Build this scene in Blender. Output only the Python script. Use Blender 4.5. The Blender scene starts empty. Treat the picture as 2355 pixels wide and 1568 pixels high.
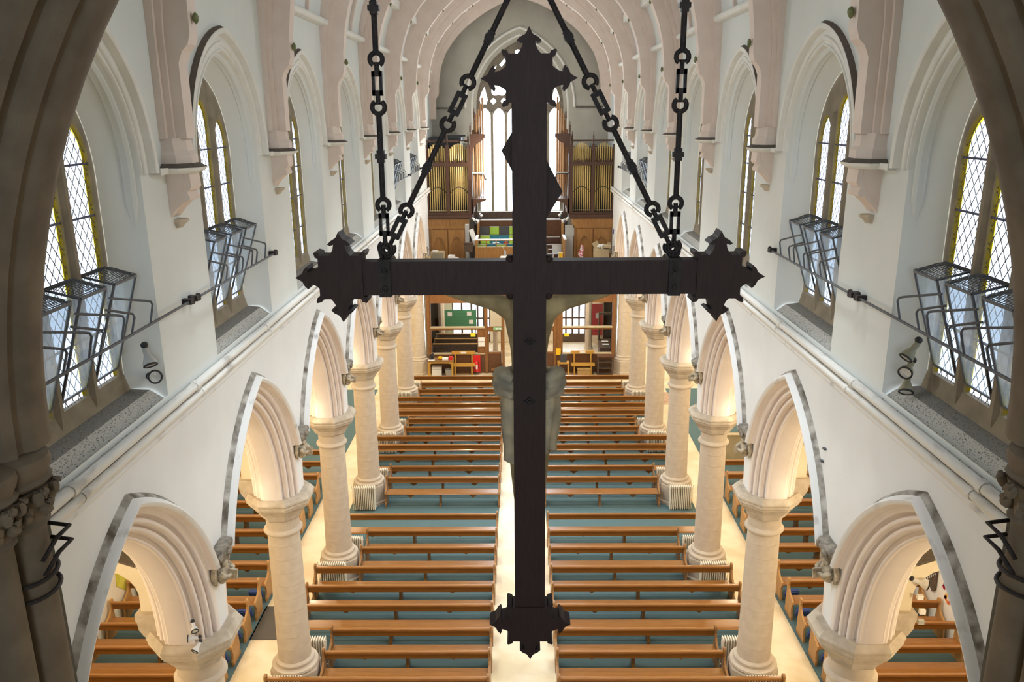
import bpy, bmesh, math, random
from mathutils import Vector, Matrix
from mathutils.geometry import tessellate_polygon
random.seed(11)
PI = math.pi
S = bpy.context.scene
C = S.collection

# ------------------------------------------------------------------ camera, world, exposure, lights
CAM = Vector((-0.0373, 0.0, 11.5402))
th, yaw, roll, FPX = 0.2727, -0.0104, -0.0076, 1877.564
R0 = Vector((math.cos(yaw), -math.sin(yaw), 0)); F0 = Vector((math.sin(yaw), math.cos(yaw), 0)); Z0 = Vector((0, 0, 1))
Fv = F0 * math.cos(th) - Z0 * math.sin(th); Uv = F0 * math.sin(th) + Z0 * math.cos(th)
Rc = R0 * math.cos(roll) + Uv * math.sin(roll); Uc = Uv * math.cos(roll) - R0 * math.sin(roll)
cd = bpy.data.cameras.new('camera'); cam = bpy.data.objects.new('camera', cd); C.objects.link(cam)
cd.sensor_fit = 'HORIZONTAL'; cd.sensor_width = 36; cd.lens = 36 * FPX / 2355; cd.clip_start = 0.05; cd.clip_end = 200
m = Matrix((Rc, Uc, -Fv)).transposed().to_4x4(); m.translation = CAM
cam.matrix_world = m
S.camera = cam
S.view_settings.view_transform = 'Standard'; S.view_settings.look = 'None'; S.view_settings.gamma = 1.0
S.view_settings.use_curve_mapping = False
S.view_settings.exposure = 1.25
w = bpy.data.worlds.new('overcast_sky'); S.world = w; w.use_nodes = True
bg = w.node_tree.nodes['Background']; bg.inputs[0].default_value = (0.82, 0.92, 1.0, 1); bg.inputs[1].default_value = 4.6
S.cycles.max_bounces = 7; S.cycles.diffuse_bounces = 5; S.cycles.glossy_bounces = 3; S.cycles.transparent_max_bounces = 12
S.cycles.sample_clamp_indirect = 4.0; S.cycles.caustics_reflective = False; S.cycles.caustics_refractive = False

BAY = 4.2994
def Yk(k): return 5.7997 + k * BAY
YW = 41.0            # west wall
XF = 4.28            # nave wall face
def light(name, kind, loc, energy, col, size=0.1, rot=None, **kw):
    l = bpy.data.lights.new(name, kind); l.energy = energy; l.color = col
    if kind == 'AREA':
        l.size = size
        if 'sy' in kw: l.shape = 'RECTANGLE'; l.size_y = kw['sy']
    else: l.shadow_soft_size = size
    if kind == 'SPOT': l.spot_size = kw.get('ang', 1.2); l.spot_blend = 1.0
    if kw.get('portal'): l.cycles.is_portal = True
    o = bpy.data.objects.new(name, l); C.objects.link(o); o.location = loc
    if rot: o.rotation_euler = rot
    return o
WARM = (1.0, 0.82, 0.56)
COOL = (0.86, 0.94, 1.0)
for sx in (-1, 1):
    for k in range(1, 7):
        if k > 1: light('pier_lamp', 'POINT', (sx * 4.98, Yk(k) - .78, 4.72), (.8 if k == 2 else 1.8), WARM, 0.05)      # small uplighter on the edge of each capital
        d = Vector((-sx * 5.2, 0.4, -9.5))      # unseen fill spot added by the truss corbel, turned down across the nave
        light('truss_floodlight', 'SPOT', (sx * 3.55, Yk(k) + .35, 11.8), 420, COOL, 0.12, d.to_track_quat('-Z', 'Y').to_euler(), ang=1.75)
    for k in range(0, 7):
        light('aisle_lamp', 'POINT', (sx * 7.3, Yk(k) + 2.15, 5.2), 75, WARM, 0.12)
for yy in (10.0, 17.0, 24.0, 31.0): light('nave_lamp', 'POINT', (0, yy, 12.9), 40, COOL, 0.2)  # unseen fill lights added to brighten the roof and upper walls
light('porch_lamp', 'POINT', (-2.2, 38.3, 3.6), 70, (1, .9, .72), 0.15)
light('porch_lamp', 'POINT', (2.2, 38.3, 3.6), 70, (1, .9, .72), 0.15)
light('under_gallery_lamp', 'POINT', (-2.4, 33.6, 3.55), 45, WARM, 0.12)
light('under_gallery_lamp', 'POINT', (2.4, 33.6, 3.55), 45, WARM, 0.12)
light('gallery_lamp', 'POINT', (-1.0, 37.0, 9.4), 170, (1, .94, .85), 0.15)

# ------------------------------------------------------------------ materials
def mat(name, col, rough=0.6, col2=None, scale=6.0, stretch=(1, 1, 1), bump=0.0, bscale=None, metal=0.0, detail=5.0, lo=0.35, hi=0.65, spec=0.5, coat=0.0):
    M = bpy.data.materials.new(name); M.use_nodes = True
    n = M.node_tree.nodes; L = M.node_tree.links; b = n['Principled BSDF']
    b.inputs['Roughness'].default_value = rough; b.inputs['Metallic'].default_value = metal
    b.inputs['Specular IOR Level'].default_value = spec
    b.inputs['Coat Weight'].default_value = coat; b.inputs['Coat Roughness'].default_value = 0.15
    b.inputs['Base Color'].default_value = (*col, 1)
    if col2 or bump:
        tc = n.new('ShaderNodeTexCoord'); mp = n.new('ShaderNodeMapping'); mp.inputs['Scale'].default_value = stretch
        L.new(tc.outputs['Object'], mp.inputs[0])
    if col2:
        nz = n.new('ShaderNodeTexNoise'); nz.inputs['Scale'].default_value = scale; nz.inputs['Detail'].default_value = detail
        L.new(mp.outputs[0], nz.inputs['Vector'])
        cr = n.new('ShaderNodeValToRGB'); cr.color_ramp.elements[0].position = lo; cr.color_ramp.elements[1].position = hi
        cr.color_ramp.elements[0].color = (*col, 1); cr.color_ramp.elements[1].color = (*col2, 1)
        L.new(nz.outputs['Fac'], cr.inputs[0]); L.new(cr.outputs[0], b.inputs['Base Color'])
    if bump:
        nb = n.new('ShaderNodeTexNoise'); nb.inputs['Scale'].default_value = bscale or scale * 4; nb.inputs['Detail'].default_value = 3
        L.new(mp.outputs[0], nb.inputs['Vector'])
        bp = n.new('ShaderNodeBump'); bp.inputs['Strength'].default_value = bump; bp.inputs['Distance'].default_value = 0.02
        L.new(nb.outputs['Fac'], bp.inputs['Height']); L.new(bp.outputs[0], b.inputs['Normal'])
    return M
def glass(name, col, mixf=0.06, milk=0.0):
    M = bpy.data.materials.new(name); M.use_nodes = True
    n = M.node_tree.nodes; L = M.node_tree.links; n.clear()
    out = n.new('ShaderNodeOutputMaterial'); t = n.new('ShaderNodeBsdfTransparent'); t.inputs[0].default_value = (*col, 1)
    g = n.new('ShaderNodeBsdfGlossy'); g.inputs['Roughness'].default_value = 0.05
    mx = n.new('ShaderNodeMixShader'); mx.inputs[0].default_value = mixf
    L.new(t.outputs[0], mx.inputs[1]); L.new(g.outputs[0], mx.inputs[2])
    last = mx
    if milk:
        d = n.new('ShaderNodeBsdfTranslucent'); d.inputs[0].default_value = (*col, 1)
        m2 = n.new('ShaderNodeMixShader'); m2.inputs[0].default_value = milk
        L.new(mx.outputs[0], m2.inputs[1]); L.new(d.outputs[0], m2.inputs[2]); last = m2
    L.new(last.outputs[0], out.inputs[0])
    return M
m_wall = mat('white_limewash', (.80, .81, .82), .85, (.76, .77, .78), 1.3, bump=.05, bscale=40)
m_clere = mat('clerestory_paint', (.74, .765, .755), .85, (.70, .73, .715), 1.1, bump=.04, bscale=30)
m_pink = mat('pink_plaster', (.76, .645, .575), .8, (.71, .595, .525), 3, bump=.05, bscale=50)
m_arch = mat('arch_plaster', (.83, .75, .70), .8, (.80, .71, .655), 3)
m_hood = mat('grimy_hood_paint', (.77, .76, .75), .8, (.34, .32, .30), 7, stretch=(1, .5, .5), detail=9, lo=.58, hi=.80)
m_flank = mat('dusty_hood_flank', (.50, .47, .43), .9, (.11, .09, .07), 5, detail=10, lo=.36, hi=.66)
m_pale = mat('pale_moulding', (.78, .775, .74), .8, (.72, .71, .67), 4)
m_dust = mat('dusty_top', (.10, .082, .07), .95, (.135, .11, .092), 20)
m_soot = mat('sooty_carving', (.32, .275, .22), .95, (.15, .13, .105), 14, bump=.3, bscale=40)
m_stone = mat('column_stone', (.60, .51, .40), .75, (.53, .445, .35), 4, bump=.08, bscale=60)
m_stone2 = mat('column_stone_light', (.63, .54, .43), .75, (.56, .47, .37), 5, bump=.08, bscale=60)
m_cap = mat('capital_stone', (.58, .50, .40), .8, (.46, .39, .30), 7, bump=.08, bscale=50)
m_dark = mat('brown_window_stone', (.30, .25, .185), .85, (.22, .185, .135), 4, bump=.1, bscale=40)
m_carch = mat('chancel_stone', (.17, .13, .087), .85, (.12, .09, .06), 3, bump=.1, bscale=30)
m_carve = mat('carved_stone', (.56, .47, .34), .9, (.30, .245, .175), 14, bump=.3, bscale=40)
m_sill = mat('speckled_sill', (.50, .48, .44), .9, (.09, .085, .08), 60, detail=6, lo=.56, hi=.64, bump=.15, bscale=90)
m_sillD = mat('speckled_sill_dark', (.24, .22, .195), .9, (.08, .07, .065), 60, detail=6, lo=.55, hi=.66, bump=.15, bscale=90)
m_pipeW = mat('white_painted_pipe', (.74, .72, .68), .6, (.30, .27, .24), 5, stretch=(1, .3, 1), detail=8, lo=.58, hi=.8)
m_floor = mat('cream_floor', (.68, .55, .34), .33, (.82, .72, .52), 1.3, detail=9, lo=.35, hi=.62)
m_carpet = mat('teal_carpet', (.085, .148, .160), .9, (.125, .20, .212), 150, bump=.15, bscale=300, spec=.2)
m_pew = mat('oak_pew', (.34, .145, .033), .30, (.26, .105, .022), 5, stretch=(.6, 14, 14), detail=6, coat=.25)
m_pewD = mat('oak_pew_board', (.235, .098, .013), .38, (.18, .072, .009), 5, stretch=(.6, 14, 14), detail=6, coat=.15)
m_pewE = mat('oak_pew_end', (.36, .175, .05), .35, (.28, .125, .033), 6, stretch=(8, 8, .8), coat=.2)
m_pewA = mat('oak_aisle_end', (.50, .28, .10), .5, (.42, .22, .075), 5, stretch=(8, 8, .8))
m_cross = mat('black_brown_oak', (.037, .020, .0175), .6, (.027, .015, .0135), 8, stretch=(10, 10, 1), bump=.1, bscale=40, spec=.25)
m_iron = mat('black_iron', (.013, .011, .012), .55, (.03, .02, .018), 30, bump=.4, bscale=120, spec=.35)
m_fig = mat('figure_gesso', (.52, .39, .19), .8, (.29, .21, .10), 7, bump=.25, bscale=30)
m_cloth = mat('figure_cloth', (.58, .47, .30), .85, (.27, .24, .185), 6, bump=.3, bscale=25)
m_rad = mat('cream_radiator', (.86, .79, .66), .5, (.78, .71, .58), 8)
m_steel = mat('grey_steel', (.10, .105, .12), .5, (.07, .072, .085), 20)
m_mesh = mat('wire_mesh', (.06, .06, .065), .6)
m_lead = mat('lead_came', (.16, .155, .165), .6)
m_bar = mat('blue_bar', (.08, .08, .15), .6)
m_glass = glass('clear_quarry_glass', (.18, .182, .198))
m_gplain = glass('thin_glass', (.82, .88, .93), .10, .22)
m_gyel = glass('yellow_glass', (.95, .76, .04))
m_gdoor = glass('door_glass', (.85, .88, .95), .05)
m_owood = mat('organ_dark_wood', (.085, .037, .020), .45, (.06, .026, .014), 5, stretch=(8, 8, 1))
m_opanel = mat('organ_oak_panel', (.40, .20, .06), .4, (.31, .145, .038), 4, stretch=(7, 7, .8))
m_opipe = mat('organ_pipe_gold', (.62, .45, .18), .38, (.53, .38, .13), 6, stretch=(6, 6, .5), metal=.35)
m_opipe2 = mat('organ_pipe_copper', (.36, .21, .11), .6, (.28, .155, .08), 6, stretch=(6, 6, .5), spec=.2)
m_scrw = mat('screen_wood', (.27, .12, .04), .4, (.20, .085, .026), 5, stretch=(6, 6, 1))
m_scrd = mat('screen_dark_panel', (.13, .055, .022), .45, (.10, .04, .016), 5, stretch=(6, 6, 1))
m_pine = mat('golden_pine', (.56, .31, .06), .4, (.48, .25, .04), 5, stretch=(1, 8, 8))
m_white = mat('white_paint', (.80, .80, .80), .5)
m_paper = mat('paper', (.82, .81, .78), .8, (.45, .45, .45), 60, stretch=(.2, 1, 3), lo=.62, hi=.68)
m_black = mat('black_box', (.02, .02, .022), .6)
m_slate = mat('dark_grey_fabric', (.06, .06, .065), .8)
m_lime = mat('lime_plastic', (.30, .46, .05), .45)
m_tealp = mat('teal_plastic', (.01, .14, .20), .45)
m_greyp = mat('grey_plastic', (.40, .40, .38), .5)
m_red = mat('red_enamel', (.62, .02, .02), .35)
m_redb = mat('red_board', (.52, .05, .07), .7, (.58, .09, .10), 4, stretch=(1, 1, 8))
m_green = mat('green_board', (.05, .20, .10), .8, (.07, .25, .13), 3, stretch=(.3, 1, 14))
m_yel = mat('yellow_notice', (.78, .70, .03), .7)
m_yel2 = mat('amber_notice', (.85, .50, .01), .7)
m_beige = mat('beige_carton', (.52, .42, .26), .7, (.46, .37, .22), 5)
m_wick = mat('wicker', (.50, .32, .12), .8, (.38, .22, .07), 30)
m_brownm = mat('brown_fabric', (.11, .075, .05), .8, (.08, .052, .035), 10)
m_spot = mat('grey_lamp_housing', (.42, .41, .38), .45)
m_spotR = mat('olive_lamp_housing', (.26, .23, .14), .5)
m_lens = mat('lamp_lens', (.75, .74, .70), .15, (.5, .5, .48), 20)
m_aisle = mat('aisle_plaster', (.78, .70, .55), .85, (.72, .63, .47), 2)
m_aisleW = mat('aisle_white_plaster', (.82, .80, .76), .85, (.78, .75, .70), 2)
m_ypatch = mat('yellow_mural_paint', (.50, .44, .02), .8, (.62, .55, .08), 5)  # yellow green tone of the left aisle wall patches
m_pet1 = mat('crimson_paint', (.45, .0, .05), .8, (.30, .0, .06), 12)
m_pet2 = mat('coral_paint', (.75, .12, .05), .8, (.80, .30, .10), 8)
m_pet3 = mat('amber_paint', (.85, .50, .08), .8)
m_blue = mat('blue_kneeler_cloth', (.03, .06, .20), .8, (.04, .08, .28), 30)
m_rug = mat('faded_rug', (.42, .25, .17), .95, (.55, .42, .30), 9)
m_grate = mat('iron_grate', (.07, .06, .05), .6)
m_green_leaf = mat('painted_leaf', (.10, .14, .045), .7, (.20, .20, .09), 25)
m_blacktop = mat('bluish_black', (.03, .035, .04), .5)

# ------------------------------------------------------------------ mesh helpers
WL = {}
class MB:
    def __init__(s): s.v = []; s.f = []
    def add(s, vs, fs):
        n = len(s.v); s.v += [tuple(p) for p in vs]; s.f += [tuple(i + n for i in f) for f in fs]; return s
    def box(s, x0, x1, y0, y1, z0, z1):
        return s.add([(x0, y0, z0), (x1, y0, z0), (x1, y1, z0), (x0, y1, z0), (x0, y0, z1), (x1, y0, z1), (x1, y1, z1), (x0, y1, z1)],
                     [(0, 3, 2, 1), (4, 5, 6, 7), (0, 1, 5, 4), (1, 2, 6, 5), (2, 3, 7, 6), (3, 0, 4, 7)])
    def grid(s, rows, cu=False, cv=False):
        a = len(rows); b = len(rows[0]); fs = []
        for i in range(a if cu else a - 1):
            for j in range(b if cv else b - 1):
                i2 = (i + 1) % a; j2 = (j + 1) % b
                fs.append((i * b + j, i * b + j2, i2 * b + j2, i2 * b + j))
        return s.add([p for r in rows for p in r], fs)
    def lathe(s, prof, c=(0, 0, 0), n=24, ph=0.0, caps=True):
        rows = [[(c[0] + r * math.cos(ph + 2 * PI * j / n), c[1] + r * math.sin(ph + 2 * PI * j / n), c[2] + z) for j in range(n)] for r, z in prof]
        k = len(s.v); s.grid(rows, cv=True)
        if caps:
            s.f.append(tuple(k + j for j in range(n))[::-1]); s.f.append(tuple(k + (len(prof) - 1) * n + j for j in range(n)))
        return s
    def tube(s, pts, r, n=8, caps=True, closed=False):
        P = [Vector(p) for p in pts]; m = len(P); rows = []; up = None
        for i in range(m):
            t = (P[(i + 1) % m] - P[i - 1]) if closed else (P[min(i + 1, m - 1)] - P[max(i - 1, 0)])
            t.normalize()
            if up is None: up = Vector((0, 0, 1)) if abs(t.z) < .9 else Vector((1, 0, 0))
            a = (up - t * up.dot(t)).normalized(); up = a; b = t.cross(a)
            rr = r[i] if isinstance(r, (list, tuple)) else r
            rows.append([P[i] + (a * math.cos(2 * PI * j / n) + b * math.sin(2 * PI * j / n)) * rr for j in range(n)])
        k = len(s.v); s.grid(rows, cu=closed, cv=True)
        if caps and not closed:
            s.f.append(tuple(k + j for j in range(n))[::-1]); s.f.append(tuple(k + (m - 1) * n + j for j in range(n)))
        return s
    def bar(s, p, q, w, h=None):
        p = Vector(p); q = Vector(q); t = (q - p).normalized(); up = Vector((0, 0, 1)) if abs(t.z) < .95 else Vector((0, 1, 0))
        a = t.cross(up).normalized(); b = a.cross(t); h = h or w
        vs = [e + a * (w / 2 * i) + b * (h / 2 * j) for e in (p, q) for i, j in ((-1, -1), (1, -1), (1, 1), (-1, 1))]
        return s.add(vs, [(0, 1, 2, 3), (7, 6, 5, 4), (0, 4, 5, 1), (1, 5, 6, 2), (2, 6, 7, 3), (3, 7, 4, 0)])
    def plate(s, outer, holes, t0, t1, fn):
        loops = [outer] + list(holes)
        tri = tessellate_polygon([[Vector((u, v, 0)) for u, v in l] for l in loops])
        flat = [p for l in loops for p in l]; n = len(flat)
        vs = [fn(u, v, t0) for u, v in flat] + [fn(u, v, t1) for u, v in flat]
        fs = [tuple(t) for t in tri] + [tuple(i + n for i in t[::-1]) for t in tri]
        k = 0
        for l in loops:
            q = len(l)
            for i in range(q): j = (i + 1) % q; fs.append((k + i, k + j, n + k + j, n + k + i))
            k += q
        return s.add(vs, fs)
    def ball(s, c, rx, ry, rz, n=10, m=7):
        rows = [[(c[0] + rx * math.sin(PI * i / m) * math.cos(2 * PI * j / n), c[1] + ry * math.sin(PI * i / m) * math.sin(2 * PI * j / n), c[2] + rz * math.cos(PI * i / m)) for j in range(n)] for i in range(m + 1)]
        return s.grid(rows, cv=True)
    def rock(s, amt, seed=0):
        r = random.Random(seed); s.v = [(x + r.uniform(-amt, amt), y + r.uniform(-amt, amt), z + r.uniform(-amt, amt)) for x, y, z in s.v]; return s
def mesh(name, mb, mt, o=(0, 0, 0), smooth=None, fix=True, bev=0):
    me = bpy.data.meshes.new(name)
    me.from_pydata([(x - o[0], y - o[1], z - o[2]) for x, y, z in mb.v], [], mb.f)
    if fix or bev:
        bm = bmesh.new(); bm.from_mesh(me); bmesh.ops.recalc_face_normals(bm, faces=bm.faces)
        if bev: bmesh.ops.bevel(bm, geom=[e for e in bm.edges if len(e.link_faces) == 2 and e.calc_face_angle(0) > .6], offset=bev, segments=2, affect='EDGES', clamp_overlap=True)
        bm.to_mesh(me); bm.free()
    if mt: me.materials.append(mt)
    if smooth is not None:
        me.shade_smooth()
        if smooth < 3: me.set_sharp_from_angle(angle=smooth)
    return me
def obj(name, mb, mt, parent=None, o=None, **kw):
    org = WL[parent.name] if parent is not None else (o or (0, 0, 0))
    me = mb if isinstance(mb, bpy.types.Mesh) else mesh(name, mb, mt, org, **kw)
    ob = bpy.data.objects.new(name, me); C.objects.link(ob)
    if parent is not None: ob.parent = parent
    else: ob.location = org
    WL[ob.name] = tuple(org)
    return ob
def tag(o, label=None, cat=None, group=None, kind=None):
    if label: o['label'] = label
    if cat: o['category'] = cat
    if group: o['group'] = group
    if kind: o['kind'] = kind
    return o
def thing(name, label, cat, loc=(0, 0, 0), group=None, kind=None):
    o = bpy.data.objects.new(name, None); C.objects.link(o); o.location = loc; o.empty_display_size = .1
    WL[o.name] = tuple(loc)
    return tag(o, label, cat, group, kind)
def one(name, mb, mt, label, cat, loc=(0, 0, 0), group=None, kind=None, **kw):
    return tag(obj(name, mb, mt, None, loc, **kw), label, cat, group, kind)
def dup(root, loc, label=None, group=None, rz=None):
    r = root.copy(); C.objects.link(r); r.location = loc
    if rz is not None: r.rotation_euler = (0, 0, rz)
    if label: r['label'] = label
    if group: r['group'] = group
    WL[r.name] = tuple(loc)
    for ch in list(root.children):
        c = ch.copy(); C.objects.link(c); c.parent = r
        for g in ch.children:
            d = g.copy(); C.objects.link(d); d.parent = c
    return r
def struct(name, mb, mt, label, cat, **kw): return tag(obj(name, mb, mt, None, **kw), label, cat, None, 'structure')
ORD = ['first', 'second', 'third', 'fourth', 'fifth', 'sixth', 'seventh', 'eighth', 'ninth', 'tenth', 'eleventh', 'twelfth', 'thirteenth', 'fourteenth', 'fifteenth', 'sixteenth']
SIDE = {-1: 'left', 1: 'right'}
def apath(yc, zs, c, R, n=14):
    tm = math.acos(c / R); L = []
    for i in range(n + 1):
        t = tm * i / n; L.append((R * math.cos(t) - c, zs + R * math.sin(t)))
    return [(yc - a, z) for a, z in L] + [(yc + a, z) for a, z in L[-2::-1]]

# ------------------------------------------------------------------ nave walls with arcades and clerestory
ZS, CA, RH, RO, RS = 4.57, 1.088, 3.238, 3.10, 2.72
ZT = 13.42
WC = .224      # window arch centre offset
def moulding():
    # rolls and deep hollows stepping in from the wall face to the soffit
    base = [(0, 3.10), (.0, 3.065)]
    def roll(cx, cr, r, a0, a1, n=6): return [(cx + r * math.cos(math.radians(a0 + (a1 - a0) * i / n)), cr + r * math.sin(math.radians(a0 + (a1 - a0) * i / n))) for i in range(n + 1)]
    P = base + roll(.035, 3.045, .030, 170, 330) + [(.085, 3.035), (.105, 3.0)] + roll(.085, 2.945, .032, 110, 300, 7) + [(.115, 2.905), (.150, 2.925), (.165, 2.90)] + roll(.165, 2.855, .036, 110, 310, 8) + [(.205, 2.815), (.235, 2.835), (.250, 2.80)] + roll(.262, 2.762, .028, 120, 290, 6) + [(.30, 2.728), (.315, RS), (.57, RS)]
    return P
PROF = moulding()
FULL = PROF + [(.88 - x, r) for x, r in PROF[::-1][1:]]
walls = {}
for sx in (-1, 1):
    X = sx * XF; nm = SIDE[sx]
    wb = MB(); up = MB()
    for b in range(7):
        yc = Yk(b) + BAY / 2; y0 = Yk(b); y1 = Yk(b + 1)
        for xf, ztop in ((X, 8.0), (sx * (XF + .88), 7.2 + 1)):
            P = apath(yc, ZS, CA, RO)
            for (ya, za), (yb, zb) in zip(P, P[1:]): wb.add([(xf, ya, za), (xf, yb, zb), (xf, yb, ztop), (xf, ya, ztop)], [(0, 1, 2, 3)])
            wb.add([(xf, y0, ZS), (xf, P[0][0], ZS), (xf, P[0][0], ztop), (xf, y0, ztop)], [(0, 1, 2, 3)])
            wb.add([(xf, P[-1][0], ZS), (xf, y1, ZS), (xf, y1, ztop), (xf, P[-1][0], ztop)], [(0, 1, 2, 3)])
        hw = 1.31; P = [(yc - hw, 8.3)] + apath(yc, 10.9, WC, hw + WC) + [(yc + hw, 8.3)]
        for (ya, za), (yb, zb) in zip(P[1:-1], P[2:-1]): up.add([(X, ya, za), (X, yb, zb), (X, yb, ZT), (X, ya, ZT)], [(0, 1, 2, 3)])
        for ya, yb in ((y0, yc - hw), (yc + hw, y1)): up.add([(X, ya, 8.0), (X, yb, 8.0), (X, yb, ZT), (X, ya, ZT)], [(0, 1, 2, 3)])
        up.add([(X, yc - hw, 8.0), (X, yc + hw, 8.0), (X, yc + hw, 8.3), (X, yc - hw, 8.3)], [(0, 1, 2, 3)])
    wb.add([(X, Yk(7), 0), (X, YW, 0), (X, YW, 8), (X, Yk(7), 8)], [(0, 1, 2, 3)])
    up.add([(X, Yk(7), 8), (X, YW, 8), (X, YW, ZT), (X, Yk(7), ZT)], [(0, 1, 2, 3)])
    W = struct('wall_' + nm, wb, m_wall, nm + ' nave wall of white plaster pierced by pointed arcade arches', 'wall', fix=False)
    walls[sx] = W
    obj('clerestory_face', up, m_clere, W, fix=False)
    am = []
    for b in range(7):
        yc = Yk(b) + BAY / 2
        rows = [[(sx * (XF + dx), y, z) for y, z in apath(yc, ZS, CA, r)] for dx, r in FULL]
        obj('arch_moulding', MB().grid(rows), m_arch, W, smooth=.62, fix=False)
        hp = [(0.02, RO - .012), (-.03, RO - .012), (-.05, RO + .004), (-.085, RO - .006), (-.125, RO - .004), (-.155, RO + .018), (-.162, RO + .042), (-.145, RO + .062), (-.115, RO + .078), (-.07, RO + .098), (-.045, RO + .122), (0, RH + .012)]
        tm_lo = math.asin((5.66 - ZS) / RH)
        rows = []
        for dx, r in hp:
            tm = math.acos(CA / r); n = 16; L = []
            for i in range(n + 1):
                t = tm_lo + (tm - tm_lo) * i / n; L.append((r * math.cos(t) - CA, ZS + r * math.sin(t)))
            rows.append([(sx * (XF + dx), yc - a, z) for a, z in L] + [(sx * (XF + dx), yc + a, z) for a, z in L[-2::-1]])
        obj('hood_hollow', MB().grid(rows[:5]), m_arch, W, smooth=.8, fix=False)
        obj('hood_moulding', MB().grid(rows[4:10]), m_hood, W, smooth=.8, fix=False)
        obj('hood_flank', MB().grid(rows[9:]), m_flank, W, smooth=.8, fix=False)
        # window reveal and its mouldings
        def wpath(hw, zb):
            R = hw + WC
            return [(yc - hw, zb)] + [(yc - hw, zb + (10.9 - zb) * .5)] + apath(yc, 10.9, WC, R, 14) + [(yc + hw, zb + (10.9 - zb) * .5), (yc + hw, zb)]
        rv = [(0, 1.31), (.02, 1.30), (.10, 1.265), (.20, 1.20), (.30, 1.105), (.36, 1.04)]
        rows = [[(sx * (XF + dx), y, z) for y, z in wpath(hw, 8.2)] for dx, hw in rv]
        obj('window_reveal', MB().grid(rows), m_clere, W, smooth=.9, fix=False)
        rows = [[(sx * (XF + dx), y, z) for y, z in wpath(hw, 10.25)] for dx, hw in ((.05, 1.30), (.055, 1.262), (.085, 1.235), (.125, 1.232), (.15, 1.215), (.165, 1.225))]
        for r_ in rows:      # the inner order dies into the splay at its foot
            for q_ in (0, -1): r_[q_] = (sx * (XF + .11), yc + (1.262 if r_[q_][1] > yc else -1.262), 10.25)
        obj('inner_order', MB().grid(rows), m_clere, W, smooth=.6, fix=False)
        rows = []
        for dx, e in ((0, .335), (-.03, .33), (-.09, .305), (-.10, .27), (-.085, .235), (-.03, .212), (-.004, .205), (-.004, .14), (-.03, .13), (-.035, .10), (-.02, .075), (-.004, .07), (-.004, .035), (-.02, .03), (-.025, .01), (-.01, -.006), (.03, -.012)):
            rows.append([(sx * (XF + dx), y, z) for y, z in apath(yc, 10.9, WC, 1.31 + WC + e, 14)])
        obj('hood_roll', MB().grid(rows), m_pale, W, smooth=.75, fix=False)
        # dusty upper flank of that roll on the near side
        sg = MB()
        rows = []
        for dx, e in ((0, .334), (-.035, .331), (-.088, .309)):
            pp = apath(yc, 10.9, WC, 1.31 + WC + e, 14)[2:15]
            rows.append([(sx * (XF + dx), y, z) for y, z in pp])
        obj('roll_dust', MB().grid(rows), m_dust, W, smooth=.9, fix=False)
        # sill
        sl = MB(); a = yc - 1.30; c = yc + 1.30
        sl.add([(sx * 4.66, yc - 1.04, 8.47), (sx * 4.66, yc + 1.04, 8.47), (sx * 4.44, yc + 1.2, 8.40), (sx * 4.44, yc - 1.2, 8.40)], [(0, 1, 2, 3)])
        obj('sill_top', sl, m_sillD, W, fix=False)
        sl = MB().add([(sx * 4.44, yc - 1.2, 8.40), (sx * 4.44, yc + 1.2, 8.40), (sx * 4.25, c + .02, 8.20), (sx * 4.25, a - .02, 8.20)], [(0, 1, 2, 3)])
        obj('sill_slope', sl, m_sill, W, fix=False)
    # carved stops, corbels
    for k in range(1, 8):
        yk = Yk(k)
        st = MB(); xs = sx * 4.18
        xc = xs + sx * .03
        st.lathe([(.03, 0), (.085, .03), (.10, .09), (.12, .16), (.135, .22), (.12, .25)], (xc, yk, 5.56), 12)
        for j in range(7):
            a_ = 2 * PI * j / 7; st.ball((xc + .115 * math.cos(a_), yk + .125 * math.sin(a_), 5.72 + .03 * (j % 2)), .04, .045, .055, 7, 5)
        wid = lambda B, f: setattr(B, 'v', [(x, yk + (y - yk) * f, z) for x, y, z in B.v])
        wid(st, 1.9)
        obj('stop_leafage', st.rock(.012, k), m_soot, W, smooth=1)
        an = MB()
        an.ball((xs - sx * .02, yk - .03, 5.56), .048, .05, .06, 10, 8)                       # head
        an.ball((xs + sx * .01, yk - .03, 5.42), .085, .10, .115, 12, 8).ball((xs + sx * .02, yk - .02, 5.31), .07, .085, .07, 10, 6)
        an.tube([(xs, yk - .12, 5.47), (xs - sx * .08, yk - .11, 5.40), (xs - sx * .11, yk - .03, 5.38)], [.035, .032, .026], 8)
        an.tube([(xs, yk + .06, 5.47), (xs - sx * .08, yk + .06, 5.40), (xs - sx * .11, yk - .01, 5.37)], [.035, .032, .026], 8)
        an.bar((xs - sx * .105, yk - .03, 5.31), (xs - sx * .125, yk - .03, 5.46), .14, .02)   # scroll held before the chest
        for q in (-1, 1): an.tube([(xs + sx * .05, yk + q * .08, 5.50), (xs + sx * .05, yk + q * .16, 5.62), (xs + sx * .06, yk + q * .17, 5.45), (xs + sx * .07, yk + q * .12, 5.28)], [.03, .045, .04, .015], 7)
        wid(an, 1.55)
        obj('carved_angel', an.rock(.005, k + 20), m_carve, W, smooth=1.2)
        # roof corbel : shelf, block, ogee bracket, drop
        e = MB()
        oc = lambda r, z0, z1, dd: [(sx * XF, yk - r, z0), (sx * (XF - dd * .55), yk - r, z0), (sx * (XF - dd), yk - r * .45, z0), (sx * (XF - dd), yk + r * .45, z0), (sx * (XF - dd * .55), yk + r, z0), (sx * XF, yk + r, z0)]
        def stack(secs):
            q = MB(); q.grid([[(p[0], p[1], z) for p in oc(r, z, z, dd)] for r, dd, z in secs]); n = 6
            q.f.append(tuple(range(n))); q.f.append(tuple(len(q.v) - n + i for i in range(n))); return q
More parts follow.
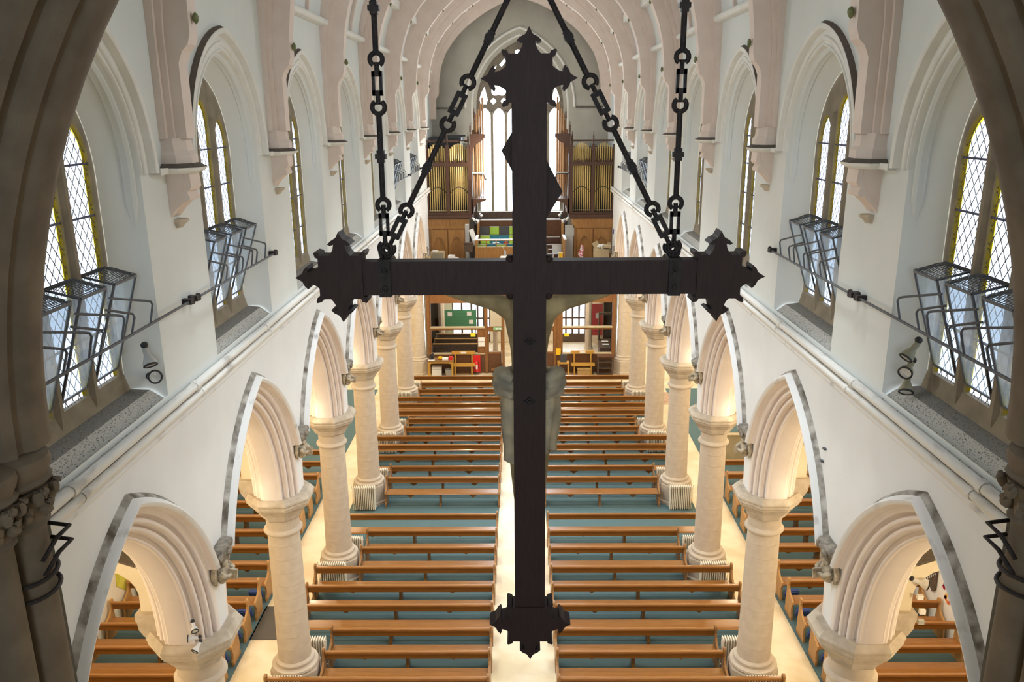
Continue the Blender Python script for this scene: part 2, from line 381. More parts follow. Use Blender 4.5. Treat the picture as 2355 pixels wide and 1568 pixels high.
        obj('corbel_shelf', stack([(.24, .30, 10.86), (.30, .38, 10.90), (.31, .40, 10.935)]), m_pale, W)
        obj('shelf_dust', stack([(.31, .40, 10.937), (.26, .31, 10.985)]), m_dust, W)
        obj('corbel_block', stack([(.235, .31, 10.985), (.235, .31, 11.08), (.21, .27, 11.13), (.20, .25, 11.28)]), m_pink, W)
        bp = [(4.285, 10.86), (4.0, 10.86), (3.99, 10.70), (4.02, 10.66), (4.05, 10.655), (4.04, 10.62), (4.02, 10.58), (4.03, 10.545), (4.07, 10.53), (4.10, 10.545), (4.13, 10.50), (4.20, 10.44), (4.25, 10.38), (4.285, 10.33)]
        obj('corbel_bracket', MB().plate(bp, [], yk - .16, yk + .16, lambda u, v, q: (sx * u, q, v)), m_pink, W)
        obj('bracket_scroll', MB().plate([(4.285, 10.86), (4.06, 10.86), (4.06, 10.74), (4.10, 10.69), (4.13, 10.62), (4.19, 10.55), (4.25, 10.47), (4.285, 10.40)], [], yk - .175, yk + .175, lambda u, v, q: (sx * u, q, v)), m_pink, W)
        obj('drop_block', stack([(.05, .06, 10.20), (.07, .10, 10.25), (.09, .14, 10.28), (.09, .14, 10.31)]), m_cap, W)
        if k < 7:
            sh = MB()
            for y0, y1 in ((yk - .52, yk - .29), (yk + .29, yk + .52)): sh.box(min(sx * XF, sx * 4.18), max(sx * XF, sx * 4.18), y0, y1, 10.87, 10.94)
            obj('string_return', sh, m_pale, W)
        # aisle side corbel and arched brace
        cp = [(5.14, 4.84), (5.43, 4.84), (5.43, 4.74), (5.41, 4.70), (5.40, 4.60), (5.34, 4.50), (5.26, 4.44), (5.14, 4.40)]
        obj('aisle_corbel', MB().plate(cp, [], yk - .22, yk + .22, lambda u, v, q: (sx * u, q, v)), m_cap, W)
        bp = [(5.14, 4.84), (5.37, 4.84), (5.37, 5.12), (5.40, 5.22), (5.47, 5.33), (5.6, 5.43), (7.4, 6.12), (7.4, 6.27), (5.36, 5.52), (5.14, 5.44)]
        obj('aisle_brace', MB().plate(bp, [], yk - .14, yk + .14, lambda u, v, q: (sx * u, q, v)), m_aisle, W)
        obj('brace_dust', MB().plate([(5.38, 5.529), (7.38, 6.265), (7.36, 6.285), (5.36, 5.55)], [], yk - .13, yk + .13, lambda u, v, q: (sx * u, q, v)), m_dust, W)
    # fixing clips on the wall face
    if sx == 1:
        for y, z in ((10.75, 6.93), (10.8, 6.72), (10.82, 6.0), (10.87, 5.8)):
            obj('wall_clip', MB().box(4.24, 4.285, y - .03, y + .03, z - .012, z + .012), m_steel, W)
# string courses (trim) and pipes on them
n_tr = 1
for sx in (-1, 1):
    rows = []
    for dx, z in ((0, 7.86), (-.02, 7.87), (-.035, 7.90), (-.02, 7.93), (-.05, 7.96), (-.07, 8.0), (-.07, 8.02), (0, 8.20)):
        rows.append([(sx * (XF + dx), Yk(0), z), (sx * (XF + dx), YW, z)])
    struct('trim_%d' % n_tr, MB().grid(rows), m_hood, 'moulded string course along the %s nave wall below the sills' % SIDE[sx], 'string course', smooth=.5); n_tr += 1
    for nmz, (xx, zz, rr) in enumerate(((4.215, 8.19, .058), (4.185, 8.075, .05))):
        t = thing('wall_pipe', '%s white painted pipe along the string course of the %s nave wall' % (('upper', 'lower')[nmz], SIDE[sx]), 'pipe', (sx * xx, 20, zz), 'pipes on the string courses')
        obj('pipe_run', MB().tube([(sx * xx, y, zz) for y in (5.9, 15, 25, YW - .1)], rr, 12), m_pipeW, t, smooth=1)
        for y in [6.9 + i * 3.0 + .12 * nmz for i in range(11)]:
            obj('coupling', MB().lathe([(rr * 1.02, -.07), (rr * 1.22, -.06), (rr * 1.22, .06), (rr * 1.02, .07)], (0, 0, 0), 12) if False else MB().tube([(sx * xx, y - .05, zz), (sx * xx, y - .045, zz), (sx * xx, y + .045, zz), (sx * xx, y + .05, zz)], [rr * 1.02, rr * 1.2, rr * 1.2, rr * 1.02], 12), m_pipeW, t, smooth=1)
    # wall plate roll at the eaves
    wp = MB().box(min(sx * 4.18, sx * XF), max(sx * 4.18, sx * XF), Yk(0), YW, 13.34, 13.40).tube([(sx * 4.16, y, 13.42) for y in (Yk(0), 20, YW)], .075, 12)
    struct('trim_%d' % n_tr, wp, m_pale, 'pale wall plate moulding at the top of the %s clerestory wall' % SIDE[sx], 'moulding', smooth=.6); n_tr += 1

# ------------------------------------------------------------------ clerestory windows
def lancet(yc, half, z0, zs, c=None, n=7):
    c = half * .75 if c is None else c
    return [(yc - half, z0)] + apath(yc, zs, c, half + c, n) + [(yc + half, z0)]
nw = 1
hop_label = []
frame_cache = {}
def window_parts(sx, yc):
    fx = lambda u, v, t: (sx * t, yc + u, v)
    fr = MB(); outer = [(-1.08, 8.42)] + apath(0, 10.9, WC, 1.08 + WC, 12) + [(1.08, 8.42)]
    L = [(-.685, .25, 11.10), (0, .25, 11.38), (.685, .25, 11.10)]
    fr.plate(outer, [lancet(c, h, 8.66, zs) for c, h, zs in L], 4.645, 4.71, fx)
    fr2 = MB()
    for c in (-.3425, .3425):           # mullion noses standing proud of the frame
        fr2.grid([[(sx * 4.645, yc + c - .075, z) for z in (8.62, 11.5)], [(sx * 4.60, yc + c - .03, z) for z in (8.60, 11.5)], [(sx * 4.60, yc + c + .03, z) for z in (8.60, 11.5)], [(sx * 4.645, yc + c + .075, z) for z in (8.62, 11.5)]])
        fr2.add([(sx * 4.645, yc + c - .075, 8.62), (sx * 4.60, yc + c - .03, 8.6), (sx * 4.60, yc + c + .03, 8.6), (sx * 4.645, yc + c + .075, 8.62), (sx * 4.645, yc + c, 8.30)], [(0, 1, 4), (1, 2, 4), (2, 3, 4)])
    low = MB().add([(sx * 4.643, yc - 1.08, 8.66), (sx * 4.643, yc + 1.08, 8.66), (sx * 4.60, yc + 1.08, 8.40), (sx * 4.60, yc - 1.08, 8.40)], [(0, 1, 2, 3)])
    return fr, fr2, low, L
for sx in (-1, 1):
    for b in range(7):
        yc = Yk(b) + BAY / 2
        wn = thing('window_%d' % nw, '%s clerestory window of three lancets in the %s nave wall counted from the crucifix' % (ORD[b], SIDE[sx]), 'window', (sx * 4.7, yc, 8.6), None, 'structure'); nw += 1
        fr, fr2, low, L = window_parts(sx, yc)
        obj('stone_frame', fr, m_dark, wn); obj('mullion', fr2, m_dark, wn); obj('frame_apron', low, m_dark, wn, fix=False)
        for c, h, zs in L:
            poly = lancet(c, h, 8.66, zs); n = len(poly)
            obj('glass_pane', MB().add([(sx * 4.69, yc + c * 0 + u, v) for u, v in poly], [tuple(range(n))]), m_glass, wn, fix=False)
            # yellow border strips
            inn = lancet(c, h - .055, 8.70, zs, c=h * .75 - .0)
            st = MB().grid([[(sx * 4.685, yc + u, v) for u, v in poly], [(sx * 4.685, yc + u, v) for u, v in inn]])
            obj('yellow_border', st, m_gyel, wn, fix=False)
            ld = MB(); top = zs + .36; s = .15; zz = 8.66 - 2 * h
            while zz < top:
                for d in (1, -1):
                    p0 = [-h, zz] if d == 1 else [h, zz]
                    a0 = max(0, (8.66 - zz) / 1.45); a1 = min(2 * h, (top - zz) / 1.45)
                    if a1 > a0:
                        # limit by arch
                        def ok(a):
                            u = (-h + a) if d == 1 else (h - a); v = zz + 1.45 * a
                            if v <= zs: return True
                            cc = h * .75; return (abs(u) + cc) ** 2 + (v - zs) ** 2 <= (h + cc) ** 2
                        while a1 > a0 and not ok(a1): a1 -= .03
                        if a1 > a0 + .02:
                            u0, v0, u1, v1 = ((-h + a0), zz + 1.45 * a0, (-h + a1), zz + 1.45 * a1)
                            if d == -1: u0, u1 = -u0, -u1
                            x = sx * 4.68; wv = .008
                            ld.add([(x, yc + c + u0 - wv, v0), (x, yc + c + u0 + wv, v0), (x, yc + c + u1 + wv, v1), (x, yc + c + u1 - wv, v1)], [(0, 1, 2, 3)])
                zz += s * 1.25
            lt = obj('lead_lattice', ld, m_lead, wn, fix=False); lt['kind'] = 'stuff'
            for z in (9.25, 9.9, 10.5, 11.05):
                obj('saddle_bar', MB().box(min(sx * 4.66, sx * 4.678), max(sx * 4.66, sx * 4.678), yc + c - h, yc + c + h, z - .011, z + .011), m_bar, wn)
        if b in (0, 1, 5, 6):
            # hopper ventilators
            for i, (c, h, zs) in enumerate(L):
                pos = ('nearest', 'middle', 'farthest')[i]
                t = thing('window_hopper', 'mesh topped hopper ventilator, %s light of %s %s clerestory window' % (pos, ORD[b], SIDE[sx]), 'ventilator', (sx * 4.74, yc + c, 8.72), 'hopper ventilators on the clerestory windows')
                xb, xf = sx * 4.65, sx * 4.30; ya, yb = yc + c - .25, yc + c + .25; zb, zt, zw = 8.76, 9.83, 9.92
                fm = MB()
                for y in (ya, yb):
                    fm.bar((xb, y, zb), (xf, y, zt), .022); fm.bar((xf, y, zt), (xb, y, zw), .02); fm.bar((xb, y, zb), (xb, y, zw), .02)
                fm.bar((xf, ya, zt), (xf, yb, zt), .025); fm.bar((xb, ya, zw), (xb, yb, zw), .02); fm.bar((xb, ya, zb), (xb, yb, zb), .02)
                obj('hopper_frame', fm, m_steel, t)
                obj('hopper_pane', MB().add([(xb, ya, zb), (xf, ya, zt), (xf, yb, zt), (xb, yb, zb)], [(0, 1, 2, 3)]), m_gplain, t, fix=False)
                for y in (ya, yb): obj('cheek_pane', MB().add([(xb, y, zb), (xf, y, zt), (xb, y, zw)], [(0, 1, 2)]), m_gplain, t, fix=False)
                wm = MB(); N = 13
                for q in range(N + 1):
                    f = q / N
                    for d in (1, -1):
                        for e in (0, 1):
                            pass
                    bow = lambda u, v: (xb + (xf - xb) * u, ya - .03 + (yb - ya + .06) * v, zw + (zt - zw) * u + .07 * math.sin(PI * v) * math.sin(PI * min(1, u * 1.1)) + .012)
                    wm.tube([bow(u / 6, f) for u in range(7)], .0035, 3, caps=False)
                    wm.tube([bow(f, u / 6) for u in range(7)], .0035, 3, caps=False)
                    if q < N:
                        wm.tube([bow(u / 6, (f + u / 12) % 1.0) for u in range(7) if f + u / 12 < 1] or [bow(0, 0), bow(.1, 0)], .003, 3, caps=False)
                ob = obj('wire_mesh', wm, m_mesh, t, fix=False); ob['kind'] = 'stuff'
                for dy, zr in ((.36, 9.50), (-.10, 9.47)):
                    p = [(sx * 4.335, yc + c - (.32 if dy > 0 else .43), 9.70 if dy > 0 else 9.60), (sx * 4.24, yc + c + dy - .06, zr + .03), (sx * 4.215, yc + c + dy - .01, zr + .01), (sx * 4.205, yc + c + dy + .0, zr - .03), (sx * 4.20, yc + c + dy - .12, 9.28)]
                    obj('stay_rod', MB().tube(p, .013, 6), m_steel, t, smooth=1)
    for ya, yb in ((6.0, 13.75), (27.6, 35.6)):
        t = thing('control_rod', 'long dark window control rod along the %s wall, %s run' % (SIDE[sx], 'near' if ya < 20 else 'far'), 'rod', (sx * 4.2, ya, 9.28), 'window control rods')
        obj('rod', MB().tube([(sx * 4.2, ya, 9.28), (sx * 4.2, (ya + yb) / 2, 9.275), (sx * 4.2, yb, 9.27)], .017, 8), m_steel, t, smooth=1)
        for y in ([10.0, 10.2, 6.35, 13.68] if ya < 20 else [31.6, 35.5]):
            obj('rod_bracket', MB().box(min(sx * 4.16, sx * 4.28), max(sx * 4.16, sx * 4.28), y - .04, y + .04, 9.245, 9.315).lathe([(.02, -.05), (.035, -.03), (.035, .03), (.02, .05)], (sx * 4.19, y + .07, 9.28), 8), m_iron, t)

# ------------------------------------------------------------------ ceiling, roof trusses
ARC = [(4.26, 13.40), (4.22, 13.75), (4.10, 14.2), (3.88, 14.7), (3.55, 15.2), (3.1, 15.7), (2.5, 16.2), (1.8, 16.65), (.9, 17.05), (0, 17.25)]
full = [(-x, z) for x, z in ARC] + [(x, z) for x, z in ARC[-2::-1]]
ceil = struct('ceiling', MB().grid([[(x, 4.6, z) for x, z in full], [(x, YW, z) for x, z in full]]), m_clere, 'arched plaster ceiling of the nave between pink trusses', 'ceiling', smooth=1, fix=False)
RIB = [(3.99, 11.27), (3.99, 12.12), (3.96, 12.20), (3.93, 12.26), (3.86, 12.33), (3.825, 12.45), (3.82, 12.8), (3.75, 13.35), (3.65, 13.75), (3.46, 14.24), (3.1, 14.75), (2.82, 15.07), (2.43, 15.43), (2.0, 15.74), (1.53, 16.05), (.9, 16.36), (.4, 16.53), (0, 16.6)]
OUT = [(4.30, 11.27), (4.30, 12.12), (4.30, 12.20), (4.30, 12.26), (4.30, 12.33), (4.30, 12.45), (4.30, 12.8), (4.29, 13.35), (4.24, 13.75), (4.1, 14.3), (3.8, 14.9), (3.45, 15.4), (3.0, 15.85), (2.4, 16.3), (1.8, 16.7), (1.0, 17.05), (.45, 17.2), (0, 17.25)]
SMO = [(3.99, z) for x, z in RIB[:6]] + [(3.95, 12.8), (3.85, 13.35), (3.72, 13.75)] + RIB[9:]
def truss(y):
    r = MB()
    for hw, f in ((.13, 0.0), (.175, .42), (.23, .66)):
        src = RIB if f == 0 else SMO
        inn = [(a + (c - a) * f, z + (q - z) * f) for (a, z), (c, q) in zip(src, OUT)]
        A = [(-x, z) for x, z in inn] + [(x, z) for x, z in inn[-2::-1]]; B = [(-x, z) for x, z in OUT] + [(x, z) for x, z in OUT[-2::-1]]
        r.grid([[(x, y - hw, z) for x, z in B], [(x, y - hw, z) for x, z in A], [(x, y + hw, z) for x, z in A], [(x, y + hw, z) for x, z in B]])
    return r
for k in range(1, 8):
    obj('roof_truss', truss(Yk(k)), m_pink, ceil, fix=False)
    lf = MB()
    for sx in (-1, 1):
        for xx, zz, q in ((3.80, 12.62, .05), (3.42, 14.3, .04), (2.78, 15.1, .04), (1.95, 15.76, .035)):
            lf.ball((sx * (xx - .02), Yk(k) - .02, zz), q * .7, q, q * 1.3, 7, 5)
    obj('painted_boss', lf.rock(.01, k), m_green_leaf, ceil)
obj('roof_truss', truss(40.4), m_pink, ceil, fix=False)
for k in range(1, 8):
    y0 = Yk(k) + .25; y1 = (Yk(k + 1) if k < 7 else 40.4) - .25
    for sx in (-1, 1):
        for xx, zz in ((3.80, 14.82), (2.45, 16.2)):
            obj('purlin', MB().box(sx * xx - .09, sx * xx + .09, y0, y1, zz - .2, zz + .05), m_pale, ceil)
        for yy in (y0 + 1.2, y0 + 2.6):       # slim rafters between trusses
            pr = MB(); A = [(x * .985, z - .07) for x, z in ARC]
            pr.grid([[(sx * x, yy - .05, z) for x, z in ARC], [(sx * x, yy - .05, z) for x, z in A], [(sx * x, yy + .05, z) for x, z in A], [(sx * x, yy + .05, z) for x, z in ARC]])
            obj('rafter', pr, m_pink, ceil, smooth=.5, fix=False)

# ------------------------------------------------------------------ west wall with great window
wwb = MB(); HW, SC, SZ = 2.10, 1.145, 11.8
P = apath(0, SZ, SC, HW + SC, 16)
for (xa, za), (xb, zb) in zip(P, P[1:]): wwb.add([(xa, YW, za), (xb, YW, zb), (xb, YW, 18), (xa, YW, 18)], [(0, 1, 2, 3)])
wwb.add([(-4.3, YW, 4.0), (-HW, YW, 4.0), (-HW, YW, 18), (-4.3, YW, 18)], [(0, 1, 2, 3)])
wwb.add([(HW, YW, 4.0), (4.3, YW, 4.0), (4.3, YW, 18), (HW, YW, 18)], [(0, 1, 2, 3)])
wwb.add([(-HW, YW, 4.0), (HW, YW, 4.0), (HW, YW, 6.77), (-HW, YW, 6.77)], [(0, 1, 2, 3)])
m_west = mat('west_plaster', (.44, .425, .37), .85, (.39, .375, .32), 1.5)
ww = struct('wall_west', wwb, m_west, 'grey plaster west wall around the great traceried window', 'wall', fix=False)
def wpathx(e, zb=6.77): return [(-HW - e, zb)] + apath(0, SZ, SC, HW + SC + e, 16) + [(HW + e, zb)]
obj('window_jamb', MB().grid([[(x, YW + d, z) for x, z in wpathx(e)] for e, d in ((.26, 0), (.2, -.03), (.16, 0.02), (.08, .06), (.02, .1), (0, .3))]), m_pale, ww, smooth=.7, fix=False)
obj('hood_moulding', MB().grid([[(x, YW + d, z) for x, z in wpathx(e, 11.78)] for e, d in ((.48, 0), (.50, -.06), (.54, -.09), (.58, -.07), (.60, 0))]), m_pale, ww, smooth=.9, fix=False)
for sx in (-1, 1):
    obj('string_course', MB().box(min(sx * 2.7, sx * 4.28), max(sx * 2.7, sx * 4.28), YW - .07, YW, 11.74, 11.80), m_dust, ww)
obj('oak_dado', MB().box(-2.3, 2.3, YW - .06, YW - .005, 5.5, 6.77), m_brownm, ww)
wt = thing('window_%d' % nw, 'great west window with blank white lights and dark stone tracery', 'window', (0, YW + .2, 6.77), None, 'structure')
tr = MB(); holes = []
for i in range(6):
    cx = -1.70 + i * .68
    holes.append([(cx - .275, 6.80)] + apath(cx, 11.35, .16, .275 + .16, 5) + [(cx + .275, 6.80)])
def foil(cx, cz, r, n, ph=0.0, rr=.62):
    L = []
    for i in range(n):
        a0 = ph + 2 * PI * i / n
        for j in range(-4, 5):
            a = a0 + j * PI / 9 * (1.0 if n > 3 else 1.2)
            L.append((cx + r * rr * math.cos(a0) * .85 + r * .52 * math.cos(a), cz + r * rr * math.sin(a0) * .85 + r * .52 * math.sin(a)))
    return L
for sx in (-1, 1):
    holes.append(foil(sx * 1.02, 12.62, .36, 3, PI / 2))
    holes.append(foil(sx * .78, 12.08, .13, 4)); holes.append(foil(sx * 1.28, 12.08, .13, 4))
    holes.append([(sx * 1.74 - .16, 11.95), (sx * 1.74 - .2, 12.2), (sx * 1.74 - .12, 12.45), (sx * 1.74 - sx * .04, 12.75), (sx * 1.74 + .12, 12.4), (sx * 1.74 + .19, 12.15), (sx * 1.74 + .12, 11.95)])
    holes.append(foil(sx * 1.22, 13.22, .20, 4, PI / 4)); holes.append(foil(sx * .62, 13.30, .26, 4, PI / 4))
    holes.append([(sx * 1.5, 12.95), (sx * 1.62, 13.02), (sx * 1.34, 13.52), (sx * 1.1, 13.72), (sx * 1.2, 13.5)])
    holes.append(foil(sx * .50, 13.95, .14, 3)); holes.append([(sx * .86, 13.66), (sx * .98, 13.75), (sx * .72, 14.03), (sx * .66, 13.9)])
holes.append(foil(0, 12.70, .40, 4, PI / 4)); holes.append(foil(0, 14.22, .24, 4, PI / 4)); holes.append(foil(0, 13.62, .22, 3, -PI / 2))
holes.append(foil(0, 12.08, .13, 4))
tr.plate([(-HW - .02, 6.77)] + apath(0, SZ, SC, HW + SC + .02, 16) + [(HW + .02, 6.77)], holes, YW + .12, YW + .28, lambda u, v, t: (u, t, v))
m_trac = mat('tracery_stone', (.22, .19, .15), .85, (.17, .145, .11), 5)
obj('tracery', tr, m_trac, wt)
mb = MB()
for i in range(5):
    cx = -1.36 + i * .68; mb.grid([[(cx - .075, YW + .12, z) for z in (6.8, 11.6)], [(cx - .05, YW + .03, z) for z in (6.8, 11.6)], [(cx + .05, YW + .03, z) for z in (6.8, 11.6)], [(cx + .075, YW + .12, z) for z in (6.8, 11.6)]])
obj('mullion', mb, m_dark, wt, fix=False)
obj('glass_pane', MB().add([(x, YW + .2, z) for x, z in wpathx(0)], [tuple(range(35))]), glass('west_glass', (.97, .98, 1.0), .03), wt, fix=False)

# ------------------------------------------------------------------ chancel arch (between camera and nave) and chancel shell
cap = struct('wall_chancel_arch', MB().add([(0, 0, 0)], []) if False else MB().grid([[(x, 5.78, z) for x, z in ([(-3.75, 0)] + apath(0, 9.2, 1.95, 5.70, 18) + [(3.75, 0)])], [(x, 5.78, z) for x, z in ([(-5.4, 0), (-5.4, 9.2)] + [(a * 1.45, 9.2 + (b - 9.2) * 1.75) for a, b in apath(0, 9.2, 1.95, 5.70, 18)[1:-1]] + [(5.4, 9.2), (5.4, 0)])]]), m_clere, 'wall around the tall dark chancel arch', 'wall', fix=False)
arch_prof = [(5.80, 5.62), (5.72, 5.53), (5.62, 5.50), (5.50, 5.50), (5.46, 5.52), (5.42, 5.57), (5.36, 5.58), (5.32, 5.55), (5.26, 5.60), (5.24, 5.68), (5.18, 5.70), (5.12, 5.66), (5.06, 5.70), (5.04, 5.80), (4.98, 5.84), (4.9, 5.80), (4.82, 5.86), (4.80, 6.0), (4.80, 6.9)]
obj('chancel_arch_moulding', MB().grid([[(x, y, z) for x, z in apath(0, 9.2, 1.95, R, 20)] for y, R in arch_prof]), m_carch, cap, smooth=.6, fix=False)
m_dimwall = mat('chancel_plaster', (.30, .27, .22), .9)
for sx in (-1, 1):
    q = MB(); Xs = sx * 3.80
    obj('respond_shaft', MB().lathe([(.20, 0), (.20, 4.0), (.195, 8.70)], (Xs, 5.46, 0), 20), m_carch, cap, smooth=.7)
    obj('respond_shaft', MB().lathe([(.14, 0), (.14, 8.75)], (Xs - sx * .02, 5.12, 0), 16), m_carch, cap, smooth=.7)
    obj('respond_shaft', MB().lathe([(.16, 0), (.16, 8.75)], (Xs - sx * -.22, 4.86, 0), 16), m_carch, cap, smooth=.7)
    obj('respond_core', MB().box(min(Xs + sx * .02, Xs + sx * 1.6), max(Xs + sx * .02, Xs + sx * 1.6), 4.9, 5.78, 0, 9.2), m_carch, cap)
    for (dx, yy, r) in ((0, 5.46, .20), (-sx * .02, 5.12, .14)):
        obj('foliage_capital', MB().lathe([(r + .01, 8.60), (r + .035, 8.63), (r + .01, 8.66), (r + .02, 8.75), (r + .07, 8.92)], (Xs + dx, yy, 0), 18), m_carch, cap, smooth=.7)
        lv = MB()
        for ring, (zz, rr) in enumerate(((8.75, r + .04), (8.87, r + .075))):
            for j in range(9):
                a = 2 * PI * (j + .5 * ring) / 9
                lv.ball((Xs + dx + rr * math.cos(a), yy + rr * math.sin(a), zz), .05, .05, .06, 7, 5)
                lv.ball((Xs + dx + (rr + .035) * math.cos(a + .1), yy + (rr + .035) * math.sin(a + .1), zz + .045), .032, .032, .028, 6, 4)
        obj('leaf_carving', lv.rock(.012, 3), m_carch, cap, smooth=.8)
        obj('abacus', MB().lathe([(r + .05, 8.93), (r + .09, 8.97), (r + .06, 9.0), (r + .085, 9.05), (r + .10, 9.10), (r + .09, 9.15), (r + .02, 9.19)], (Xs + dx, yy, 0), 22), m_carch, cap, smooth=.8)
    # iron hoops with bars strapped round the shaft
    t = thing('iron_hoop_bracket', 'pair of dark iron hoops and bars strapped round the %s chancel shaft' % SIDE[sx], 'bracket', (Xs, 5.46, 8.1), 'iron hoops on the chancel shafts')
    for z in (8.22, 8.09):
        obj('hoop', MB().tube([(Xs + .235 * math.cos(a), 5.44 + .235 * math.sin(a), z + .01 * math.sin(a * 2)) for a in [i * PI / 14 for i in range(28)]], .018, 8, closed=True), m_iron, t, smooth=2)
    for z in (8.52, 8.40):
        obj('conduit_bar', MB().tube([(Xs - sx * .215, 5.36, z - .16), (Xs - sx * .26, 5.5, z - .04), (Xs - sx * .30, 5.62, z), (Xs - sx * .12, 5.66, z)], .017, 8), m_iron, t, smooth=2)
shell = MB()
shell.box(-5.4, -5.3, -7, 5.78, 0, 18); shell.box(5.3, 5.4, -7, 5.78, 0, 18); shell.box(-5.4, 5.4, -7, 5.78, 18, 18.1); shell.box(-5.4, 5.4, -7.1, -7, 0, 9).box(-5.4, 5.4, -7.1, -7, 15, 18).box(-5.4, -1.5, -7.1, -7, 9, 15).box(1.5, 5.4, -7.1, -7, 9, 15)  # opening in the back wall added to let in fill light
struct('wall_chancel', shell, m_dimwall, 'plain shell of the chancel behind the viewpoint', 'wall', fix=False)

# ------------------------------------------------------------------ floor, carpets, aisles, rear
fl = struct('floor', MB().box(-9.7, 9.7, -7, YW + .2, -.1, 0), m_floor, 'cream coloured smooth church floor seen in the passages', 'floor')
for sx in (-1, 1):
    a, b = sorted((sx * .70, sx * 5.22)); cp_ = one('carpet', MB().box(a, b, 12.5, 34.3, .0, .012), m_carpet, 'teal carpet under the %s block of nave pews' % SIDE[sx], 'carpet', group='teal carpets')
    for (px_, py_, r_) in (((.92, 15.03, .06), (1.18, 14.98, .11)) if sx > 0 else ((-1.1, 14.98, .06),)): obj('worn_patch', MB().plate([(px_ + r_ * (1 + .2 * math.sin(3 * t)) * math.cos(t), py_ + .45 * r_ * math.sin(t)) for t in [i * PI / 7 for i in range(14)]], [], .012, .0135, lambda u, v, q: (u, v, q)), m_beige, cp_)
    a, b = sorted((sx * 6.22, sx * 9.48)); one('carpet', MB().box(a, b, 9.0, 33.5, .0, .012), m_carpet, 'teal carpet under the %s aisle pews' % SIDE[sx], 'carpet', group='teal carpets')
    aw = struct('wall_aisle_' + SIDE[sx], MB().box(min(sx * 9.5, sx * 9.6), max(sx * 9.5, sx * 9.6), 4.9, YW, 0, 5.4), m_aisle if sx < 0 else m_aisleW, 'outer wall of the %s aisle behind its pews' % SIDE[sx], 'wall')
    e = MB().add([(sx * 5.16, 4.9, 7.6), (sx * 5.16, YW, 7.6), (sx * 9.6, YW, 5.2), (sx * 9.6, 4.9, 5.2)], [(0, 1, 2, 3)])
    struct('ceiling_aisle_' + SIDE[sx], e, m_aisle, 'sloping plaster roof of the %s aisle' % SIDE[sx], 'ceiling', fix=False)
    e = MB().box(min(sx * 5.2, sx * 9.6), max(sx * 5.2, sx * 9.6), 4.8, 4.9, 0, 8).box(min(sx * 5.2, sx * 9.6), max(sx * 5.2, sx * 9.6), YW, YW + .1, 0, 8)
    struct('wall_aisle_end_' + SIDE[sx], e, m_aisle, 'end wall of the %s aisle' % SIDE[sx], 'wall')
    # aisle corner between respond and side wall at the rear
one('aisle_rug', MB().box(5.75, 6.25, 31.5, 33.0, .0, .014), m_rug, 'faded red patterned rug on the right aisle passage', 'rug')
one('floor_grating', MB().box(-6.25, -5.62, 16.05, 17.35, .0, .012), m_grate, 'dark rectangular floor grating in the left aisle passage', 'grating')
for sx in (-1, 1):
    g = thing('heating_grate', 'long slatted heating grate in the floor behind the %s rear pew' % SIDE[sx], 'grate', (sx * 3.05, 35.05, 0), 'slatted heating grates')
    a, b = sorted((sx * 2.15, sx * 3.95)); obj('grate_frame', MB().box(a, b, 34.93, 35.17, 0, .012), m_beige, g)
    sl = mesh('slat', MB().box(-.016, .016, -.11, .11, .012, .02), m_grate)
    for i in range(36):
        s = obj('slat', sl, None, g); s.location = (-.875 + i * .05, 0, 0)

# ------------------------------------------------------------------ columns
drum_h = .288
drum_m = [mesh('drum', MB().lathe([(r1 - .004, .0015), (r1, .005), (r2, drum_h - .005), (r2 - .004, drum_h - .0015)], (0, 0, 0), 28), m_stone2, smooth=.5) for i, (r1, r2) in enumerate([(.332 - i * .0025, .332 - (i + 1) * .0025) for i in range(10)])]
OCT = PI / 8; oc = 1 / math.cos(PI / 8)
ped_m = mesh('pedestal', MB().lathe([(.50 * oc, 0), (.50 * oc, .10), (.47 * oc, .13), (.47 * oc, .62), (.45 * oc, .66)], (0, 0, 0), 8, OCT), m_stone)
base_m = mesh('base_moulding', MB().lathe([(.455, .655), (.475, .69), (.465, .73), (.43, .745), (.385, .75), (.375, .775), (.395, .80), (.39, .83), (.365, .85), (.338, .87)], (0, 0, 0), 32), m_stone, smooth=.6)
ring_m = mesh('neck_ring', MB().lathe([(.31, 3.70), (.345, 3.705), (.37, 3.735), (.37, 3.765), (.345, 3.80), (.315, 3.82)], (0, 0, 0), 32), m_stone2, smooth=.7)
bell_m = mesh('capital_bell', MB().lathe([(.315, 3.80), (.315, 3.95), (.325, 4.06)], (0, 0, 0), 28), m_stone, smooth=.7)
capital_m = mesh('capital', MB().lathe([(r * oc, z) for r, z in ((.34, 4.03), (.37, 4.06), (.37, 4.10), (.395, 4.11), (.395, 4.14), (.42, 4.15), (.42, 4.18), (.455, 4.20), (.50, 4.27), (.555, 4.33), (.56, 4.37))], (0, 0, 0), 8, OCT), m_cap)
abac_m = mesh('abacus', MB().lathe([(r * oc, z) for r, z in ((.575, 4.375), (.59, 4.39), (.59, 4.44), (.605, 4.46), (.605, 4.49), (.54, 4.572))], (0, 0, 0), 8, OCT), m_cap)
for sx in (-1, 1):
    for k in range(1, 8):
        lab = 'round stone column with octagonal capital, %s from the crucifix in the %s arcade' % (ORD[k - 1], SIDE[sx]) if k < 7 else 'half column respond at the far end of the %s arcade' % SIDE[sx]
        t = thing('stone_column', lab, 'column', (sx * 4.7, Yk(k), 0), 'stone columns of the arcades', 'thing')
        for nme, me in (('pedestal', ped_m), ('base_moulding', base_m), ('neck_ring', ring_m), ('capital_bell', bell_m), ('capital', capital_m), ('abacus', abac_m)): obj(nme, me, None, t)
        for i in range(10):
            d = obj('drum', drum_m[i], None, t); d.location = (0, 0, .868 + i * drum_h); d.rotation_euler = (0, 0, .3 * i)
